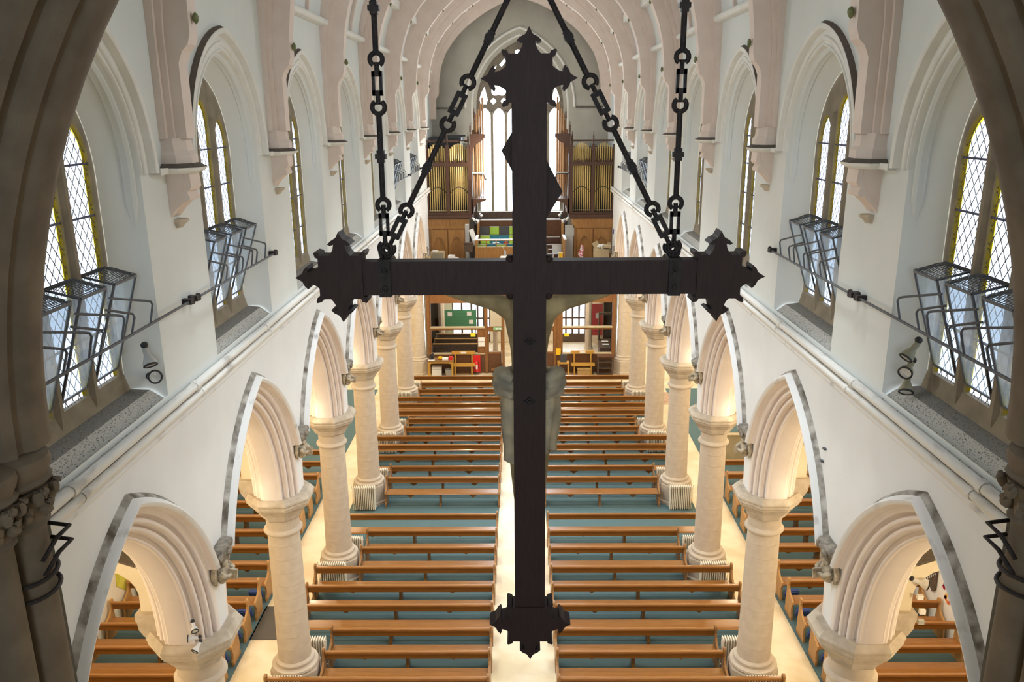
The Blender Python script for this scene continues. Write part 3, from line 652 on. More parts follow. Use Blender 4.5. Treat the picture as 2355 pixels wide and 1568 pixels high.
# radiators
sec = MB()
for y in (-.09, -.03, .03, .09): sec.tube([(0, y, .05), (0, y, .74)], .0118, 6)
sec.ball((0, 0, .76), .019, .11, .03, 8, 5).ball((0, 0, .06), .019, .11, .03, 8, 5).box(-.006, .006, -.09, .09, .1, .72)
sec_m = mesh('radiator_section', sec, m_rad, smooth=.8)
hubs_m = [mesh('connecting_hub', MB().tube([(-.33, 0, z), (.33, 0, z)], .02, 8), m_rad) for z in (.70, .12)] + [mesh('foot', MB().box(x - .015, x + .015, -.03, .03, 0, .1), m_rad) for x in (-.28, .28)]
for sx in (-1, 1):
    for k in range(2, 7):
        for fb in (-1, 1):
            t = thing('radiator', 'cream ribbed radiator %s the %s column of the %s arcade' % ('facing the viewer before' if fb < 0 else 'half hidden behind', ORD[k - 1], SIDE[sx]), 'radiator', (sx * 4.7 + (sx * .03 if fb < 0 else -sx * .16), Yk(k) + fb * .64, 0), 'cream radiators round the columns')
            for i in range(12):
                s = obj('radiator_section', sec_m, None, t); s.location = (-.297 + i * .054, 0, 0)
            [obj('connecting_hub', hm, None, t) for hm in hubs_m]
            v = MB().tube([(sx * .33, 0, .7), (sx * .38, 0, .72), (sx * .385, 0, .80)], .012, 6).tube([(sx * .36, 0, .71), (sx * .37, 0, .4), (sx * .36, 0, .02)], .009, 6)
            obj('valve_pipe', mesh('valve_pipe', v, m_rad), None, t)

# ------------------------------------------------------------------ pews
def pew_end(x0, x1):
    P = [(.06, 0), (.06, .10), (.03, .16), (.05, .30), (.035, .44), (.02, .56), (.035, .70), (.06, .80), (.055, .86), (.025, .895), (-.015, .90), (-.05, .875), (-.065, .82), (-.06, .72), (-.09, .64), (-.15, .58), (-.24, .535), (-.34, .51), (-.41, .485), (-.43, .44), (-.40, .38), (-.36, .30), (-.37, .18), (-.40, .10), (-.40, 0)]
    return MB().plate(P, [], x0, x1, lambda u, v, t: (t, u, v))
def make_pew(L, label, cat, loc, group, end_mat=m_pewE):
    t = thing('church_pew', label, cat, loc, group); h = L / 2
    rail = MB().grid([[(x, y, z) for x in (-h + .03, h - .03)] for y, z in ((-.045, .775), (-.052, .80), (-.04, .822), (0, .828), (.03, .82), (.036, .79), (.02, .775))], cu=True)
    rail.f += [tuple(range(0, 14, 2)), tuple(range(1, 14, 2))]
    obj('top_rail', mesh('top_rail', rail, m_pew, smooth=.8), None, t)
    obj('back_board', mesh('back_board', MB().box(-h + .03, h - .03, -.012, .012, .64, .782), m_pewD), None, t)
    seat = MB().grid([[(x, y, z) for x in (-h + .03, h - .03)] for y, z in ((-.41, .425), (-.425, .44), (-.41, .458), (-.05, .450), (-.04, .425))], cu=True)
    obj('seat', mesh('seat', seat, m_pew, smooth=.8), None, t)
    for s in (-1, 1): obj('bench_end', mesh('bench_end', pew_end(s * h - .022, s * h + .022), end_mat), None, t)
    x = -h + L * .48
    obj('support_leg', mesh('support_leg', MB().plate([(-.02, .0), (-.09, .06), (-.05, .2), (-.01, .424), (-.36, .424), (-.3, .3), (-.33, .1), (-.38, 0)], [], x - .03, x + .03, lambda u, v, q: (q, u, v)), m_pewD), None, t)
    for f in (.22, .77):
        x = -h + L * f
        obj('seat_bracket', mesh('seat_bracket', MB().plate([(-.16, .424), (-.09, .37), (-.05, .33), (0, .30), (.05, .33), (.09, .37), (.16, .424)], [], -.36, -.32, lambda u, v, q: (x + u, q, v)), m_pewD), None, t)
    return t
near = [20.52, 19.60, 18.72, 17.79, 16.97, 16.19, 15.29, 14.52, 13.70]
far = [22.90, 23.72, 24.58, 25.45, 26.21, 27.06, 27.91, 28.73, 29.49, 30.23, 31.17, 32.0, 32.86]
colY = [Yk(k) for k in range(1, 8)]
protos = {}
def put_pew(x0, x1, y, label, group, em=m_pewE):
    L = round(x1 - x0, 3); key = (L, em.name)
    if key not in protos: protos[key] = make_pew(L, label, 'pew', ((x0 + x1) / 2, y, 0.012), group, em)
    else: dup(protos[key], ((x0 + x1) / 2, y, 0.012), label, group)
for sx in (-1, 1):
    for blk, rows in (('near', near), ('far', far)):
        for i, y in enumerate(rows):
            clash = any((y - .45 < c + .63) and (y + .06 > c - .63) for c in colY)
            a, b = sorted((sx * .70, sx * (4.14 if clash else 5.10)))
            put_pew(a, b, y, 'oak pew, %s row of the %s %s nave block counted from the open gap' % (ORD[i], blk, SIDE[sx]) if True else '', 'oak pews in the nave')
    rows = [12.1, 12.95, 13.8, 14.68, 15.5, 16.3, 17.15, 17.95, 18.75, 19.6, 20.43, 21.28, 22.17, 23.1, 24.1] + ([25.0] if sx < 0 else [])
    for i, y in enumerate(rows):
        a, b = sorted((sx * 6.30, sx * 9.42))
        put_pew(a, b, y, 'oak aisle pew with pale ends, %s row in the %s aisle from the front' % (ORD[i], SIDE[sx]), 'oak pews in the aisles', m_pewA)
    for i, y in enumerate((14.3, 15.1, 15.92, 16.75, 17.55)):
        one('kneeler', mesh('kneeler', MB().box(-.16, .16, -.05, .05, .0, .26), m_blue, bev=.02), None, 'blue kneeler leaning by the passage end of the %s aisle pew, %s of five' % (SIDE[sx], ORD[i]), 'kneeler', (sx * 6.52, y, .16), 'blue kneelers at the aisle pew ends').rotation_euler = (.5, 0, 0)
one('low_screen', MB().box(6.35, 9.3, 25.9, 26.0, 0, .95).box(6.35, 9.3, 25.85, 26.05, .93, .97), m_ypatch if False else m_beige, 'plain ochre low screen across the right aisle behind its pews', 'screen')

# ------------------------------------------------------------------ crucifix
CX, CY = 0.02, 4.80
cr = thing('crucifix', 'great dark oak crucifix seen from behind, hung on iron chains across the nave', 'crucifix', (CX, CY, 7.94))
fn = lambda u, v, t: (CX + u, t, v)
obj('upright', MB().box(CX - .1, CX + .1, 4.80, 4.92, 8.15, 11.8), m_cross, cr)
obj('crossbeam', MB().box(CX - 1.1, CX + 1.1, 4.806, 4.914, 10.485, 10.69), m_cross, cr)
def finial():
    b = .143; A = [(b - .012, -.066), (b + .006, -.050), (b + .03, -.038), (b + .055, -.033), (b + .048, -.052), (b + .056, -.070), (b + .076, -.050), (b + .088, -.024), (b + .10, -.015), (b + .13, 0)]
    arm = A + [(u, -v) for u, v in A[-2::-1]]
    cor = [(b - .012, .115), (b + .004, .122), (b + .012, .148), (.148, b + .012), (.122, b + .004), (.115, b - .012)]
    P = []
    rot = lambda p, q: [(p[0], p[1]), (-p[1], p[0]), (-p[0], -p[1]), (p[1], -p[0])][q]
    for q in range(4): P += [rot(p, q) for p in (arm if q != 2 else [(b - .012, -.05), (b - .012, .05)])] + [rot(p, q) for p in cor]
    return P
FP = finial()
for cx, cz, r in ((CX, 11.725, 1), (CX, 8.212, 3), (CX - 1.128, 10.597, 2), (CX + 1.128, 10.59, 0)):
    rt = lambda p: [(p[0], p[1]), (-p[1], p[0]), (-p[0], -p[1]), (p[1], -p[0])][r]
    obj('end_ornament', MB().plate([(cx + rt(p)[0], cz + rt(p)[1]) for p in FP], [], 4.79, 4.93, lambda u, v, t: (u, t, v)), m_cross, cr)
for x in (CX - .865, CX + .865):
    st = obj('iron_strap', MB().box(x - .036, x + .036, 4.785, 4.935, 10.478, 10.705), m_iron, cr)
    obj('strap_eye', MB().tube([(x + .03 * math.cos(a), 4.86, 10.735 + .035 * math.sin(a)) for a in [i * PI / 8 for i in range(16)]], .013, 6, closed=True), m_iron, st)
    for z in (10.53, 10.64): obj('stud', MB().ball((x, 4.783, z), .018, .012, .018, 8, 4), m_iron, st)
for z in (10.192, 9.806): obj('bolt', MB().lathe([(.034, -.012), (.034, 0), (.012, .006)], (0, 0, 0), 4) if False else MB().plate([(CX + .036 * math.cos(a), z + .03 * math.sin(a)) for a in [0, PI / 2, PI, 3 * PI / 2]], [], 4.785, 4.80, lambda u, v, t: (u, t, v)).ball((CX, 4.783, z), .016, .016, .016, 8, 4), m_iron, cr)
for sxx in (-1, 1):
    for z in (10.695, 10.475): obj('corner_boss', MB().ball((CX + sxx * .115, 4.85, z), .028, .06, .028, 10, 6), m_cross, cr)
# tilted title board fixed on the far face
a = math.radians(61.5); ux, uz = math.cos(a), math.sin(a); vx, vz = math.sin(a), -math.cos(a)
P4 = [(-.163, 11.325), (-.163 + .247 * math.cos(1.03), 11.325 + .247 * math.sin(1.03)), (.20, 11.085), (.20 - .247 * math.cos(1.03), 11.085 - .247 * math.sin(1.03))]
obj('title_board', MB().plate([(CX + u, v) for u, v in P4], [], 4.935, 4.965, lambda u, v, t: (u, t, v)), m_cross, cr)
# the carved figure on the far face : one skinned body
def skinned(name, verts, edges, radii, mt, parent, root=0, sub=2):
    o = WL[parent.name]
    me = bpy.data.meshes.new(name); me.from_pydata([(x - o[0], y - o[1], z - o[2]) for x, y, z in verts], edges, []); me.update()
    ob = bpy.data.objects.new(name, me); C.objects.link(ob); ob.parent = parent; WL[ob.name] = o
    md = ob.modifiers.new('skin', 'SKIN'); md.use_smooth_shade = True
    for i, r in enumerate(radii):
        sv = me.skin_vertices[0].data[i]; sv.radius = (r, r) if not isinstance(r, tuple) else r; sv.use_root = (i == root)
    s = ob.modifiers.new('sub', 'SUBSURF'); s.levels = sub; s.render_levels = sub
    me.materials.append(mt)
    return ob
FY = 5.07
V = [(CX, FY, 9.72), (CX, FY, 9.92), (CX, FY + .01, 10.12), (CX, FY + .01, 10.28), (CX, FY + .03, 10.42), (CX + .03, FY + .09, 10.56), (CX + .04, FY + .10, 10.70)]
E_ = [(i, i + 1) for i in range(6)]; R_ = [.145, .112, .135, .135, .062, .085, .078]
for s in (-1, 1):
    n = len(V)
    V += [(CX + s * .20, FY - .01, 10.375), (CX + s * .40, FY - .02, 10.43), (CX + s * .60, FY - .03, 10.505), (CX + s * .74, FY - .05, 10.575), (CX + s * .82, FY - .06, 10.61)]
    R_ += [.058, .048, .044, .034, .028]; E_ += [(3, n), (n, n + 1), (n + 1, n + 2), (n + 2, n + 3), (n + 3, n + 4)]
    f0 = n + 4
    for j, (dx, dz) in enumerate(((.09, .045), (.10, .02), (.098, -.005), (.085, -.03))):
        q = len(V); V += [(CX + s * (.82 + dx * .5), FY - .055, 10.61 + dz * .8), (CX + s * (.82 + dx), FY - .03, 10.61 + dz)]; R_ += [.010, .008]; E_ += [(f0, q), (q, q + 1)]
    q = len(V); V += [(CX + s * .83, FY - .03, 10.65), (CX + s * .85, FY - .01, 10.685)]; R_ += [.012, .009]; E_ += [(f0, q), (q, q + 1)]
    q = len(V); V += [(CX + s * .085, FY + .04, 9.58), (CX + s * .075, FY + .10, 9.28), (CX + s * .05, FY + .02, 8.98), (CX + s * .03, FY + .0, 8.82), (CX + s * .03, FY + .08, 8.74)]
    R_ += [.092, .066, .058, .036, .028]; E_ += [(0, q), (q, q + 1), (q + 1, q + 2), (q + 2, q + 3), (q + 3, q + 4)]
fig = skinned('carved_figure', V, E_, R_, m_fig, cr)
fig['label'] = 'carved figure with outstretched arms on the far face'
hr = MB().ball((CX + .035, FY + .07, 10.70), .085, .085, .10, 12, 8); hr.ball((CX + .03, FY + .0, 10.58), .07, .05, .12, 10, 6); obj('hair', hr.rock(.006, 2), m_fig, fig, smooth=2)
lc = MB(); rows = []
for i in range(15):
    f = i / 14; z = 9.87 - .52 * f; row = []
    for j in range(36):
        a = 2 * PI * j / 36; wv = 1 + (.06 + .06 * f) * math.sin(7 * a + 2.2 * f) + .03 * math.sin(13 * a)
        wd = .160 + .03 * math.sin(PI * min(1, f * 1.2)) + .004 * f
        row.append((CX + .005 + wd * wv * math.cos(a), FY + (.15 + .02 * f) * wv * math.sin(a) + .01, z - .05 * f * math.sin(a * 2)))
    rows.append(row)
lc.grid(rows, cv=True); obj('loincloth', lc, m_cloth, fig, smooth=2, fix=False)
kn = MB()
for s in (-1, 1):
    for z, r in ((9.895, .055), (9.84, .062), (9.785, .05)):
        kn.tube([(CX + s * (.10 + .085 * math.sin(q * PI / 6)), FY - .12 + .24 * q / 6, z + .02 * math.sin(q)) for q in range(7)], [r * .6, r * .8, r, r, r, r * .8, r * .6], 8)
kn.tube([(CX + .19 * math.cos(a), FY + .165 * math.sin(a), 9.84 + .02 * math.sin(2 * a)) for a in [i * PI / 12 for i in range(24)]], .035, 8, closed=True)
obj('cloth_knot', kn, m_cloth, fig, smooth=2)

# chains
def chain(p0, d, length, label):
    t = thing('hanging_chain', label, 'chain', p0, 'iron chains holding the crucifix')
    p0 = Vector(p0); d = Vector(d).normalized(); sd = Vector((d.z, 0, -d.x)); at = lambda s, a=0, yv=0: p0 + d * s + sd * a + Vector((0, yv, 0))
    def ringo(s, gap, flip=1):
        return [at(s + .036 * math.cos(a), flip * .036 * math.sin(a)) for a in [gap + i * (2 * PI - 1.1) / 12 for i in range(13)]]
    for a, b in ((.29, .785), (1.10, length)): obj('rod', MB().tube([at(a), at((a + b) / 2), at(b)], .0165, 8), m_iron, t, smooth=1)
    for s, fl in ((0.0, 1), (.255, -1), (.81, 1), (1.07, -1)): obj('hook', MB().tube(ringo(s, .55 if fl > 0 else PI + .55, fl), .0145, 7).tube([at(s + .036 * (1 if fl < 0 else -1)), at(s + .07 * (1 if fl < 0 else -1))], .015, 7), m_iron, t, smooth=1)
    for c in (.14, .94):
        L = MB()
        for q in (-1, 1): L.bar(at(c - .065, q * .021), at(c + .065, q * .021), .017, .026)
        for q in (-1, 1): L.bar(at(c + q * .052, -.03), at(c + q * .052, .03), .026, .03)
        L.tube([at(c + .06), at(c + .115)], .014, 7).tube([at(c - .06), at(c - .115)], .014, 7)
        obj('link', L, m_iron, t)
    for c in (.535, 1.34, 2.2): 
        if c < length: obj('collar', MB().bar(at(c - .014), at(c + .014), .062, .05).bar(at(c - .035), at(c + .035), .042, .042), m_iron, t)
for s in (-1, 1):
    chain((CX + s * .862, 4.855, 10.765), (0, 0, 1), 3.62, 'iron chain hanging straight down to the %s arm of the crucifix' % SIDE[s])
    chain((CX + s * .846, 4.862, 10.76), (-s * .466, 0, .885), 1.80, 'iron chain slanting from above the crucifix to its %s arm' % SIDE[s])
obj_c = one('suspension_rod', MB().tube([(CX, 4.862, 12.33), (CX, 4.862, 15.2)], .02, 8).tube([(CX + .05 * math.cos(a), 4.862, 12.35 + .05 * math.sin(a)) for a in [i * PI / 8 for i in range(16)]], .016, 6, closed=True), m_iron, 'iron rod and ring above the crucifix where the slanting chains meet', 'rod', (CX, 4.862, 12.3))

# ------------------------------------------------------------------ wall spotlights
def spot(loc, aim, label, housing, sc=1.0, group='spotlights by the clerestory windows'):
    t = thing('spotlight', label, 'spotlight', loc, group)
    p = Vector(loc); a = Vector(aim).normalized(); rotm = a.to_track_quat('Z', 'Y').to_matrix()
    def place(mb):
        mb.v = [tuple(p + rotm @ Vector(v) * sc) for v in mb.v]; return mb
    obj('housing', place(MB().lathe([(.028, -.13), (.034, -.10), (.034, -.04), (.06, .02), (.075, .05), (.078, .10), (.07, .10), (.062, .07)], (0, 0, 0), 16)), housing, t, smooth=.6)
    obj('rim', place(MB().lathe([(.080, .085), (.084, .10), (.070, .106), (.064, .095)], (0, 0, 0), 16, caps=False)), m_black, t)
    obj('lens', place(MB().lathe([(.0, .088), (.066, .092)], (0, 0, 0), 16, caps=False)), m_lens, t)
    obj('mount', place(MB().ball((0, .02, -.15), .045, .045, .04, 10, 6)), m_black, t)
    return t
spot((-4.33, 8.98, 8.85), (.35, -.35, -.8), 'upper grey spotlight beside the first left clerestory window', m_spot)
spot((-4.32, 9.02, 8.60), (.75, -.9, .35), 'lower grey spotlight facing out beside the first left clerestory window', m_spot)
spot((4.36, 8.85, 8.92), (-.6, -.2, -.7), 'top olive spotlight of three beside the first right clerestory window', m_spotR)
spot((4.35, 8.85, 8.72), (-.7, -.8, -.35), 'middle olive spotlight of three beside the first right clerestory window', m_spotR)
spot((4.36, 8.85, 8.53), (-.3, -.6, -.8), 'bottom olive spotlight of three beside the first right clerestory window', m_spotR)
for i, (dx, dy, dz) in enumerate(((.0, .0, .34), (-.03, -.02, .19), (.02, -.03, .05))):
    spot((-4.45 + dx, Yk(1) - .58 + dy, 4.55 + dz), ((.4, -.7, -.4), (-.9, -.3, .1), (-.3, -.8, -.5))[i], '%s white lamp of three stacked on the nearest left capital' % ('top', 'middle', 'bottom')[i], m_white, .62, 'white lamps on the nearest left capital')

# ------------------------------------------------------------------ gallery, organ, choir booth
GZ = 4.45
gal = struct('floor_gallery', MB().box(-4.28, 4.28, 35.8, YW, 4.15, GZ), m_scrw, 'timber gallery floor over the rear screen', 'floor')
obj('gallery_soffit', MB().box(-4.28, 4.28, 35.75, YW, 4.05, 4.15), m_aisle, gal)
obj('parapet', MB().box(-4.28, 4.28, 35.76, 35.86, 4.0, 5.02), m_scrw, gal)
for i in range(9): obj('parapet_panel', MB().box(-4.1 + i * .92, -3.3 + i * .92, 35.74, 35.765, 4.25, 4.9), m_opanel, gal)
def organ(sx):
    t = thing('organ_case', 'pipe organ case on the %s of the gallery with two bays of gold pipes' % SIDE[sx], 'organ', (sx * 3.3, 38.2, GZ), 'twin organ cases')
    XX = lambda u: sx * u           # u : distance from centre line
    bx = lambda mb, u0, u1, y0, y1, z0, z1: mb.box(min(XX(u0), XX(u1)), max(XX(u0), XX(u1)), y0, y1, z0, z1)
    obj('lower_case', bx(MB(), 2.50, 4.26, 38.05, 40.6, GZ, 6.88), m_opanel, t)
    for u0 in (2.62, 3.42):          # arched oak panels in the lower case
        outer = [(u0, 4.6), (u0 + .74, 4.6), (u0 + .74, 6.30), (u0, 6.30)]
        c = u0 + .37; hole = [(c - .25, 4.7)] + apath(c, 5.55, .22, .25 + .22, 6) + [(c + .25, 4.7)]
        obj('arched_panel', MB().plate(outer, [hole], 38.0, 38.05, lambda u, v, q: (XX(u), q, v)), m_opanel, t)
    obj('frieze', bx(bx(MB(), 2.46, 4.28, 38.0, 38.05, 6.36, 6.80), 3.32, 3.40, 37.96, 38.0, 6.40, 6.86), m_opanel, t)
    obj('cornice', bx(bx(MB(), 2.24, 4.28, 37.86, 38.4, 6.86, 6.98), 2.30, 4.28, 37.92, 38.3, 6.80, 6.86), m_owood, t)
    fr = MB()
    for u0, u1 in ((2.29, 2.40), (3.25, 3.40), (4.22, 4.30)): bx(fr, u0, u1, 37.96, 38.10, 6.98, 10.15)
    bx(fr, 2.40, 4.22, 37.97, 38.06, 6.98, 7.10)
    obj('case_frame', fr, m_owood, t)
    obj('carved_rail', bx(MB(), 2.40, 4.22, 37.95, 38.02, 9.20, 9.36), m_owood, t)
    cr_ = MB()
    for u in (2.65, 3.02, 3.62, 4.0):
        cr_.ball((XX(u), 37.98, 9.43), .05, .03, .09, 8, 5).ball((XX(u - .06), 37.98, 9.39), .04, .03, .04, 6, 4).ball((XX(u + .06), 37.98, 9.39), .04, .03, .04, 6, 4)
    obj('rail_cresting', bx(cr_, 2.4, 4.22, 37.965, 37.995, 9.415, 9.43), m_owood, t)
    obj('case_back', bx(MB(), 2.30, 4.28, 38.35, 40.6, 6.98, 9.95), m_black, t)
    for bay, (u0, u1) in enumerate(((2.40, 3.25), (3.40, 4.22))):
        n = 9 if bay == 0 else 8
        for i in range(n):
            f = (i + .5) / n; u = u0 + (u1 - u0) * f; top = 9.95 + .26 * math.sin(PI * min(1, f * 1.02)); r = .036
            mouth = 7.95 + .27 * math.sin(PI * f)
            P = [(.010, 7.0), (r, mouth - .05), (r, mouth - .02), (r * .8, mouth), (r * 1.02, mouth + .05), (r, mouth + .06), (r, top)]
            p = obj('organ_pipe', MB().lathe(P, (XX(u), 38.14, 0), 10), m_opipe, t, smooth=.7)
            obj('pipe_mouth', bx(MB(), u - r * .55, u + r * .55, 38.14 - r * 1.06, 38.14 - r * .7, mouth, mouth + .06), m_black, p)
    obj('toe_bar', bx(MB(), 2.4, 4.22, 38.07, 38.10, 7.16, 7.19), m_beige, t)
    # inner turret of copper coloured pipes flanking the window
    obj('turret_bracket', MB().plate([(1.55, 7.72), (2.26, 7.72), (2.26, 7.05), (2.18, 7.05), (2.12, 7.35), (1.95, 7.55), (1.62, 7.62)], [], 37.95, 39.3, lambda u, v, q: (XX(u), q, v)), m_owood, t)
    obj('turret_post', bx(bx(MB(), 2.20, 2.29, 37.95, 38.10, 6.98, 10.6), 2.02, 2.10, 38.5, 38.62, 6.98, 11.2), m_owood, t)
    obj('turret_crown', MB().plate([(1.58, 10.62), (2.2, 10.62), (2.2, 9.7), (2.12, 10.0), (1.96, 10.2), (1.75, 10.3), (1.66, 10.42), (1.58, 10.45)], [], 38.0, 38.06, lambda u, v, q: (XX(u), q, v)), m_owood, t)
    obj('turret_rail', bx(MB(), 1.6, 2.2, 38.02, 38.05, 8.85, 8.92), m_greyp, t)
    for i, (u, y, top) in enumerate(((1.70, 38.4, 12.2), (1.79, 38.3, 11.95), (1.88, 38.2, 11.7), (1.97, 38.12, 11.5), (2.06, 38.3, 11.2), (2.14, 38.2, 10.8))):
        p = obj('turret_pipe', MB().lathe([(.012, 7.72), (.042, 8.45), (.036, 8.5), (.046, 8.56), (.044, top)], (XX(u), y, 0), 10), m_opipe2, t, smooth=.7)
    for u, z in ((2.36, 10.15), (2.25, 10.6), (3.32, 10.15), (2.06, 11.2)):
        fi = MB().lathe([(.03, 0), (.03, .10), (.055, .13), (.03, .17), (.05, .22), (.028, .28), (.045, .33), (.02, .40), (.012, .55), (0.001, .58)], (XX(u), 38.03, z), 8)
        obj('finial', fi, m_owood, t, smooth=.8)
    obj('top_bar', bx(MB(), 2.40, 4.26, 38.2, 38.26, 10.26, 10.34), m_owood, t)
    return t
for sx in (-1, 1): organ(sx)
one('swell_box', MB().box(-4.2, -2.72, 38.7, 40.4, 9.95, 10.45).box(-3.7, -2.5, 38.6, 39.0, 10.50, 10.56).box(-4.15, -3.7, 38.8, 39.6, 10.45, 10.49), m_blacktop, 'dark box on top of the left organ case', 'box')
one('fan_heater', MB().box(-2.75, -2.4, 38.2, 38.5, 10.0, 10.12).box(-2.72, -2.55, 38.15, 38.4, 10.2, 10.3), m_greyp, 'small grey unit at the inner top corner of the left organ case', 'unit')
# choir booth
bt = thing('choir_booth', 'stepped timber choir booth with pale rails under the west window', 'booth', (0, 37.0, GZ))
fp = MB(); fp.plate([(-2.08, GZ), (-.08, GZ), (-.08, 6.0), (-2.08, 6.0)], [[(-1.98 + i * .448, 5.66), (-1.98 + i * .448 + .40, 5.66), (-1.98 + i * .448 + .40, 5.93), (-1.98 + i * .448, 5.93)] for i in range(4)], 36.98, 37.03, lambda u, v, q: (u, q, v))
obj('front_panel', fp, m_opanel, bt)
obj('top_rail', MB().box(-2.14, -.1, 36.95, 37.06, 5.96, 6.01), m_white, bt)
for i in range(4): obj('opening_sill', MB().box(-1.99 + i * .448, -1.57 + i * .448, 36.965, 37.04, 5.64, 5.665), m_beige, bt)
for i, (y0, z1) in enumerate(((37.05, 4.85), (37.48, 5.0), (37.9, 5.15), (38.3, 5.3), (38.75, 5.45), (39.2, 5.75))):
    obj('tier_step', MB().box(-2.0, 1.9, y0, 39.6, GZ, z1), m_owood, bt); obj('step_nosing', MB().box(-2.0, 1.9, y0 - .01, y0 + .06, z1, z1 + .02), m_white, bt)
for sx in (-1, 1):
    obj('side_panel', MB().box(sx * 2.0 - .03, sx * 2.0 + .03, 37.0, 39.6, GZ, 6.0 if sx < 0 else 6.0), m_opanel, bt)
    obj('side_rail', MB().bar((sx * 2.03, 36.98, 5.99), (sx * 2.0, 38.1, 6.02), .12, .05), m_white, bt)
    obj('side_panel_upper', MB().box(sx * 2.0 - .03, sx * 2.0 + .03, 38.3, 39.7, 6.0, 6.56), m_opanel, bt)
obj('back_rail', MB().box(-2.05, 1.98, 39.62, 39.72, 6.52, 6.58), m_white, bt); obj('back_panel', MB().box(-2.02, 1.95, 39.66, 39.70, GZ, 6.52), m_scrd, bt)
def chair_mesh(c):
    b = MB(); rows = []
    for i in range(7):
        f = i / 6; rows.append([(-.22 + .44 * j / 6, .17 + .05 * f - .05 * math.cos((j - 3) / 3 * 1.2), .46 + .36 * f) for j in range(7)])
    b.grid(rows); back = mesh('backrest', b, c, smooth=2, fix=False)
    s = MB(); rows = [[(-.22 + .44 * j / 6, -.22 + .40 * i / 5, .44 + .02 * math.cos(i * .9) + .012 * ((j - 3) / 3) ** 2) for j in range(7)] for i in range(6)]; s.grid(rows)
    return back, mesh('seat', s, c, smooth=2, fix=False)
chair_m = {c.name: chair_mesh(c) for c in (m_lime, m_tealp, m_greyp, m_slate)}
leg_m = mesh('leg', MB().tube([(0, 0, 0), (0, 0, .44)], .012, 6), m_white)
def chair(x, y, z, c, label):
    t = thing('moulded_chair', label, 'chair', (x, y, z), 'moulded chairs in the choir booth')
    obj('backrest', chair_m[c.name][0], None, t); obj('seat', chair_m[c.name][1], None, t)
    obj('top_edge', mesh('top_edge', MB().tube([(-.22 + .44 * j / 6, .22 - .05 * math.cos((j - 3) / 3 * 1.2), .82) for j in range(7)], .012, 6), m_greyp if c is m_lime else c), None, t)
    for a in (-.18, .18):
        for q in (-.18, .16):
            l = obj('leg', leg_m, None, t); l.location = (a, q, 0)
for i, c in enumerate((m_lime, m_tealp, m_lime, m_tealp)): chair(-1.78 + i * .448, 37.26, 4.87, c, '%s chair, %s from the left in the front tier of the choir booth' % ('lime green' if c is m_lime else 'teal', ORD[i]))
for i, c in enumerate((m_lime, m_tealp, m_tealp, m_lime)): chair(-1.66 + i * .45, 38.1, 5.17, c, '%s chair, %s from the left in the middle tier of the choir booth' % ('lime green' if c is m_lime else 'teal', ORD[i]))
for i, c in enumerate((m_slate, m_lime, m_slate, m_lime)): chair(-1.72 + i * .47, 38.97, 5.47, c, '%s chair, %s from the left in the back tier of the choir booth' % ('lime green' if c is m_lime else 'dark', ORD[i]))
chair(1.68, 37.26, 4.87, m_greyp, 'pale grey chair at the right end of the choir booth')
chair(.60, 38.1, 5.17, m_slate, 'dark chair at the right of the middle choir booth tier')
one('shopping_bag', MB().box(1.72, 1.95, 37.1, 37.2, 4.87, 5.36).box(1.78, 1.93, 37.085, 37.1, 5.1, 5.3), m_white, 'white bag leaning inside the right end of the choir booth', 'bag')
one('amber_folder', MB().box(1.76, 1.93, 37.06, 37.08, 5.12, 5.36), m_yel2, 'amber folder against the white bag in the choir booth', 'folder')
one('hymn_papers', MB().box(-1.3, -1.0, 38.05, 38.25, 5.64, 5.67).box(-1.2, -1.02, 38.02, 38.2, 5.67, 5.69), m_paper, 'grey papers left on a teal seat in the choir booth', 'papers')
one('red_hymnbook', MB().box(-.80, -.58, 38.05, 38.22, 5.64, 5.70), m_red, 'red book left on a teal seat in the choir booth', 'book')
# loose things on the gallery
tb = thing('writing_desk', 'small golden oak desk before the choir booth front', 'desk', (-.6, 36.6, GZ))
obj('top', MB().box(-.95, -.1, 36.4, 36.85, 5.19, 5.23), m_pine, tb); obj('kneehole_panel', MB().box(-.85, -.15, 36.42, 36.8, 4.7, 5.19), m_opanel, tb)
for x in (-.92, -.14): obj('leg', MB().box(x - .03, x + .03, 36.42, 36.5, GZ, 5.19), m_pine, tb)
for i, (x, y, s) in enumerate(((-.78, 36.55, .14), (-.58, 36.62, .12), (-.40, 36.56, .15))):
    one('paper_stack', mesh('paper_stack', MB().box(-s, s, -.10, .10, 0, .04).box(-s * .8, s * .9, -.09, .09, .04, .07), m_paper), None, 'heap of papers, %s on the small gallery desk' % ('left', 'middle', 'right')[i], 'papers', (x, y, 5.23), 'papers on the gallery desk')
one('striped_mug', MB().lathe([(.05, 0), (.055, .2), (.05, .2), (.045, .02)], (-.70, 36.72, 5.30), 12), m_greyp, 'grey striped mug holding pens on the gallery desk', 'mug')
one('paper_quill', MB().bar((-.70, 36.72, 5.45), (-.82, 36.72, 5.72), .03, .01), m_white, 'white paper spill sticking up from the mug', 'paper')
sb = thing('speaker_cabinet', 'beige fronted cabinet at the foot of the left organ case', 'cabinet', (-3.78, 36.9, GZ))
obj('body', MB().box(-4.08, -3.47, 36.7, 37.1, GZ, 5.47), m_beige, sb); obj('front_cloth', MB().box(-4.03, -3.52, 36.685, 36.7, GZ + .08, 5.42), mat('beige_cloth', (.34, .30, .22), .9, (.28, .25, .18), 40), sb)
one('white_booklet', MB().box(-4.0, -3.75, 36.75, 36.9, 5.47, 5.53), m_paper, 'white booklet on top of the beige cabinet', 'booklet')
